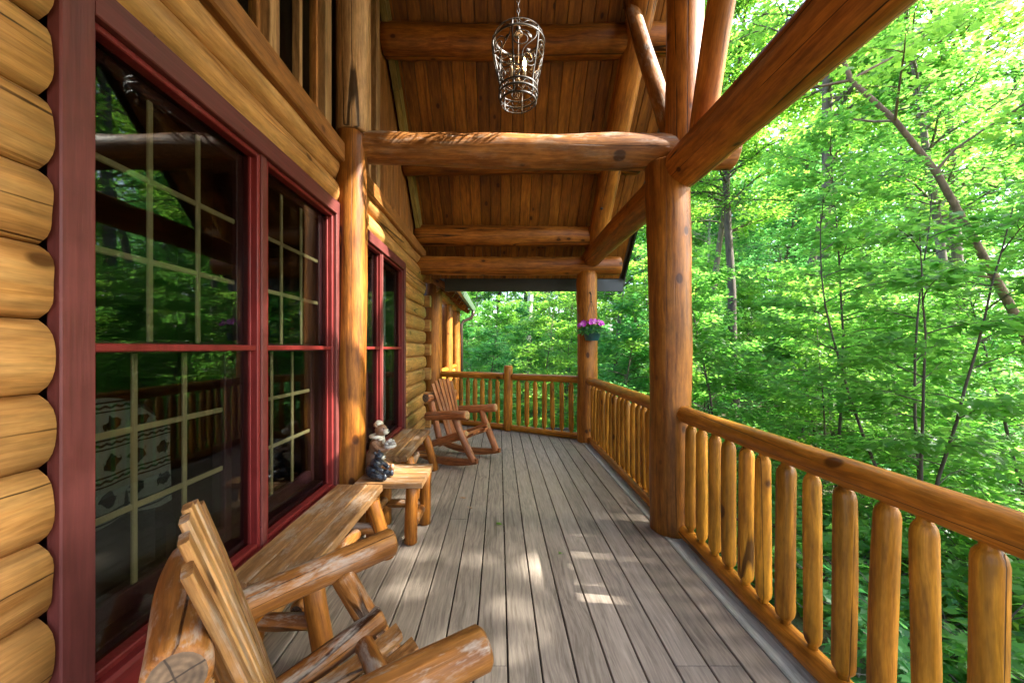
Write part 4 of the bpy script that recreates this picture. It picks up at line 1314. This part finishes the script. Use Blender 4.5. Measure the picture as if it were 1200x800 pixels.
def shrub(seed, H=1.1, n=14, leaves=26, size=.10, leafmat='leafcool'):
    t = Tree(seed); rg = t.rg
    for k in range(n):
        a = rg.uniform(0, 2 * PI)
        t.limb((rg.normal(0, .12), rg.normal(0, .12), -.1), (math.cos(a) * .7, math.sin(a) * .7, 1), H * rg.uniform(.6, 1.1), .010, 4, .28, leaves, size, -.7, 2, .06)
    return t.finish("shrub", 'maple', M[leafmat], M['barkdark'])

KIND = {}
def kind_of(meshes): return KIND[meshes[0].name]
def plant(name, meshes, x, y, label, cat, group=None, s=1.0, rz=None, dz=0.0, trunkmat=None, tilt=(0, 0)):
    if label is None:
        px = 585 + FPX * x / max(y, .3)
        if y < 3.5 and px > 1200: zone = "off the sunny side of the deck"
        elif px < 530: zone = "behind the side wing eave"
        elif px < 600: zone = "behind the far rocking chair"
        elif px < 676: zone = "behind the angled railing"
        elif px < 757: zone = "beside the flower pot post"
        elif px < 860: zone = "just past the thick log post"
        elif px < 960: zone = "over the railing's first balusters"
        elif px < 1080: zone = "over the railing's middle balusters"
        else: zone = "over the railing's nearest balusters"
        d = math.hypot(x, y)
        q = ["close", "midway back", "deep in the wood", "far off"][(d > 10) + (d > 17) + (d > 32)]
        label = kind_of(meshes) + " " + q + " " + zone
        group = kind_of(meshes) + " " + q + " " + zone
    z = float(ground_z(np.array(x), np.array(y))) + dz
    rz = random.uniform(0, 2 * PI) if rz is None else rz
    mt = Matrix.Translation((x, y, z)) @ Matrix.Rotation(tilt[0], 4, 'X') @ Matrix.Rotation(tilt[1], 4, 'Y') @ Matrix.Rotation(rz, 4, 'Z')
    o = link(name, None, mt)
    tag(o, label, cat, group)
    for nm, me in zip(("trunk", "crown"), meshes):
        c = link(nm, me, mt, o)
        c.scale = (s, s, s)
        if nm == "trunk" and trunkmat:
            c.material_slots[0].link = 'OBJECT'; c.material_slots[0].material = M[trunkmat]
    return o

SAP = [sapling(101, 5.5, 1, 34, 1.9), sapling(102, 6.5, 1, 40, 2.1, leafmat='leafyellow'), sapling(103, 4.5, 1, 32, 1.7, leafmat='leafcool'), sapling(104, 7.5, 1, 44, 2.3, low=1.6)]
MULTI = sapling(105, 5.2, 4, 48, 1.5, leaves=62, low=.8, r0=.026, spread=.24)
TALL = [tall_tree(201, 20, low=8), tall_tree(202, 23, .2, 9, leafmat='leafyellow'), tall_tree(203, 17, .15, 7, leafmat='leafcool'), tall_tree(204, 26, .24, 11, leafmat='leafyellow')]
SHADE = [tall_tree(205, 16.5, .14, 8.0, nb=50, L0=3.2, leaves=134), tall_tree(206, 18, .15, 8.8, nb=50, L0=3.4, leaves=126, leafmat='leafyellow')]  # crowns shaped to break up the sun on the deck
SHR = [shrub(301), shrub(302, 1.4, 16, leafmat='leaf'), shrub(303, .8, 12, leafmat='leafyellow')]

for lst, ws in ((SAP, ("green young maple", "yellow green young maple", "cool green young maple", "lanky young maple")), (TALL, ("tall green tree", "tall yellowish tree", "tall cool green tree", "tallest light green tree")), (SHADE, ("tall added shade tree", "tall yellowish added shade tree")), (SHR, ("low shrub", "bushy shrub", "small yellowish shrub"))):
    for t_, w__ in zip(lst, ws): KIND[t_[0].name] = w__
# --- trees one can single out
plant("maple_sapling", MULTI, 5.3, 5.0, "multi stemmed young maple with dark thin stems right behind the near railing", "tree", s=1.0, rz=.3)
plant("forest_tree", TALL[3], 10.9, 18.2, "straight dark trunked tree just past the thick log post", "tree", s=.9, trunkmat='barkdark', rz=1)
plant("forest_tree", TALL[0], 15.6, 29.0, "slim grey trunked tree standing close beside the thick log post", "tree", s=1.0, rz=2.0, trunkmat='barkpale')
plant("forest_tree", TALL[2], 17.4, 32.0, "pale grey trunk just behind the slim grey one by the thick log post", "tree", s=1.1, rz=4.0, trunkmat='barkpale')
plant("forest_tree", TALL[1], 1.65, 24.5, "pale straight trunk showing above the angled railing under the eave", "tree", s=1.1, rz=1.4, trunkmat='barkpale')
plant("forest_tree", TALL[0], 4.6, 16.0, "thin dark trunk seen right beside the flower pot post", "tree", s=.6, rz=.7, trunkmat='barkdark')
plant("forest_tree", TALL[3], 12.6, 15.0, "broad grey trunk half hidden by maple leaves in the middle of the wood", "tree", s=1.0, rz=3.3)
plant("forest_tree", TALL[2], 14.6, 21.5, "thin trunk leaning slightly in the bright gap between the trees", "tree", s=.8, rz=5.0, tilt=(0, .1), trunkmat='barkdark')
# leaning trunk
lt = Tree(77)
lp = [(9.3, 6.2, -1.6), (8.6, 6.1, .3), (8.0, 6.0, 1.69), (7.45, 5.9, 2.45), (6.9, 5.8, 3.2), (6.45, 5.8, 4.0), (5.85, 5.8, 4.75), (5.2, 5.8, 5.35), (4.7, 5.7, 6.3), (4.3, 5.6, 7.4)]
b0 = np.array(lp[0])
lq = [tuple(np.array(p) - b0) for p in lp]
lt.mb.tube(lq, list(np.linspace(.068, .02, len(lq))), 10, cap=False)
for f, dv, L in ((3, (-1, .1, -.05), 2.0), (4, (-.8, .5, .2), 1.6), (5, (.5, -.6, 1), 1.6), (6, (-.6, -.6, .3), 1.8), (6, (.2, .9, .5), 2.0), (7, (-.9, .4, .2), 1.8), (7, (.8, .2, .6), 1.8), (8, (-.6, -.7, .3), 1.6), (8, (.6, .5, .3), 1.8), (9, (-.3, .3, 1), 1.5), (9, (-.9, -.2, .2), 1.5)):
    lt.limb(np.array(lq[f]), dv, L, .022, 5, L * .35, 60, .115, -.25, 4, .05)
tm, cm = lt.finish("leaning_maple", 'maple', M['leafyellow'], M['barklean'])
o = link("leaning_maple", None, Matrix.Translation(lp[0])); tag(o, "brown leaning maple trunk arching across the wood above the railing", "tree")
link("trunk", tm, W[o.name], o); link("crown", cm, W[o.name], o)

# --- the rest of the wood
GS, GT, GB = "young maples in the wood beyond the railing", "tall forest trees in the wood", "leafy shrubs on the forest floor"
LS = "young leafy maple among the trees beyond the deck railing"
LT = "tall forest tree with a thin trunk in the wood behind the young maples"
LB = "low leafy shrub on the forest floor below the deck"
random.seed(1234)
placed = []
def free(x, y, r):
    for (a, b, c) in placed:
        if (a - x) ** 2 + (b - y) ** 2 < ((r + c) * .5) ** 2: return False
    return True
def scatter(n, r0, r1, a0, a1, rad, fn, tries=60):
    got = 0
    for _ in range(n * tries):
        if got >= n: break
        r = math.sqrt(random.uniform(r0 * r0, r1 * r1)); a = random.uniform(a0, a1)
        x, y = r * math.sin(a), r * math.cos(a)
        if x < 3.4 and y < 8.8 + max(0, (1.4 - x)) * .5 and x > -8: continue
        if x < -.2 and y < 13: continue
        if not free(x, y, rad): continue
        placed.append((x, y, rad)); got += 1
        fn(x, y)
# angle 0 = straight ahead (+Y), positive towards +X
near_pts = [(4.6, 8.2), (7.0, 8.6), (3.2, 10.2), (7.4, 3.4), (9.5, 8.0), (1.2, 10.8), (-.4, 12.8), (5.6, 11.5), (9.6, 11.2), (2.4, 13.6), (7.6, 1.4), (6.0, 7.0), (8.4, 9.8), (4.2, 10.4), (11.4, 9.4), (7.2, 13.4), (.6, 13.6), (11.8, 13.0), (3.9, 12.6), (10.2, 12.9), (8.8, 10.9), (12.6, 8.0), (12.6, 10.6), (8.2, 10.6)]
for i, (x, y) in enumerate(near_pts):
    placed.append((x, y, 1.6))
    plant("maple_sapling", SAP[i % 4], x, y, None, "tree", "s", s=random.uniform(.75, 1.05) if i < 24 else 1.35)
for x, y, s in ((9.2, -2.6, .95), (9.8, .6, 1.0), (11.0, 3.0, 1.0), (13.0, -1.2, 1.05), (14.5, 2.4, 1.1), (12.4, -4.6, 1.0)):  # trees added out of view to shade the deck
    placed.append((x, y, 2.0))
    plant("forest_tree", random.choice(SHADE), x, y, None, "tree", "t", s=s)
for x, y, k, s in ((13.0, 17.5, 1, .9), (11.4, 21.5, 1, .95), (12.8, 10.8, 0, .8), (16.5, 13.6, 1, .9)):
    placed.append((x, y, 2.0))
    plant("forest_tree", TALL[k], x, y, None, "tree", "t", s=s)
scatter(105, 10, 36, R_(-22), R_(62), 1.55, lambda x, y: plant("maple_sapling", random.choice(SAP), x, y, None, "tree", "s", s=random.uniform(.7, 1.25)))
scatter(62, 20, 62, R_(-26), R_(40), 2.4, lambda x, y: plant("forest_tree", random.choice(TALL), x, y, None, "tree", "t", s=random.uniform(.85, 1.2), trunkmat=random.choice([None, 'barkdark', 'bark', 'barkpale'])))
scatter(16, 27, 62, R_(40), R_(68), 2.6, lambda x, y: plant("forest_tree", random.choice(TALL), x, y, None, "tree", "t", s=random.uniform(.8, 1.15), trunkmat=random.choice([None, 'barkdark', 'bark', 'barkpale'])))
scatter(100, 4.5, 16, R_(-8), R_(64), .7, lambda x, y: plant("shrub", random.choice(SHR), x, y, None, "shrub", "b", s=random.uniform(.7, 1.3)))

# --- undergrowth and the far wood that reads as one mass
rg = np.random.default_rng(55)
def stuff_leaves(name, n, sampler, size, kind, mat, tilt):
    P = sampler(n)
    N = np.c_[rg.normal(0, tilt, n), rg.normal(0, tilt, n), np.ones(n)]
    me = leaves_mesh(name, P, N, rg.normal(0, 1, (n, 3)), size(n, P), kind, [M[mat]], np.clip(rg.normal(.5, .25, n), 0, 1), rg)
    return tag(link(name, me), None, None, None, "stuff")
def smp_under(n):
    r = np.sqrt(rg.uniform(3.0 ** 2, 34 ** 2, n)); a = rg.uniform(R_(-20), R_(66), n)
    x, y = r * np.sin(a), r * np.cos(a)
    ok = ~((x < 2.2) & (y < 8.6))
    x, y = x[ok], y[ok]
    while len(x) < n: x = np.r_[x, x]; y = np.r_[y, y]
    x, y = x[:n] + rg.normal(0, .1, n), y[:n] + rg.normal(0, .1, n)
    cl = .5 + .5 * np.sin(x * 1.3 + .7 * np.sin(y)) * np.sin(y * 1.1 + .5)
    return np.c_[x, y, ground_z(x, y) + .05 + rg.uniform(0, .75, n) * cl]
stuff_leaves("undergrowth", 42000, smp_under, lambda n, P: rg.uniform(.06, .12, n) * (1 + .03 * np.hypot(P[:, 0], P[:, 1])), 'far', 'leafcool', .45)
def smp_far(n):
    m = 1500
    r = np.sqrt(rg.uniform(45 ** 2, 110 ** 2, m)); a = rg.uniform(R_(-32), R_(72), m)
    cx, cy = r * np.sin(a), r * np.cos(a)
    h = rg.uniform(.5, 36, m)
    k = rg.integers(0, m, n)
    s = 2.6
    return np.c_[cx[k] + rg.normal(0, s, n), cy[k] + rg.normal(0, s, n), np.maximum(ground_z(cx[k], cy[k]) + .3, h[k] + rg.normal(0, 1.3, n))]
stuff_leaves("distant_foliage", 100000, smp_far, lambda n, P: rg.uniform(.5, 1.0, n), 'far', 'leaf', .6)

# --- dry sticks on the ground by the deck
sk = MB()
for _ in range(220):
    x, y = random.uniform(2.2, 8), random.uniform(-.5, 9)
    z = float(ground_z(np.array(x), np.array(y)))
    a, L = random.uniform(0, 6.3), random.uniform(.3, 1.3)
    el = random.uniform(-.05, .7)
    sk.tube([(x, y, z + .02), (x + math.cos(a) * L * .5, y + math.sin(a) * L * .5, z + .03 + L * .45 * el), (x + math.cos(a + .2) * L, y + math.sin(a + .2) * L, z + .03 + L * el)], [.010, .008, .004], 4)
tag(solid("twig_litter", sk, [M['bark']]), None, None, None, "stuff")

# --- leaves blown onto the deck
for k, (x, y, c, lb) in enumerate(((-.02, 3.1, 'leafyellow', "small pale green leaf lying alone in the middle of the deck"), (-.33, 3.62, 'bench', "dry tan leaf lying on the deck in front of the end table"), (.42, 2.66, 'leafyellow', "tiny green leaf scrap caught in a deck gap beside the thick post"), (-.28, 3.42, 'bench', "curled brown leaf on the deck close to the end table legs"))):
    me = leaves_mesh("fallen_leaf", np.zeros((1, 3)), np.array([[.15, .1, 1]]), np.array([[math.cos(k * 2), math.sin(k * 2), 0]]), np.array([.06 if k != 2 else .03]), 'maple', [M[c]], np.array([.8]), rg)
    o = link("fallen_leaf", me, Matrix.Translation((x, y, .006)))
    tag(o, lb, "leaf", "leaves on the deck")
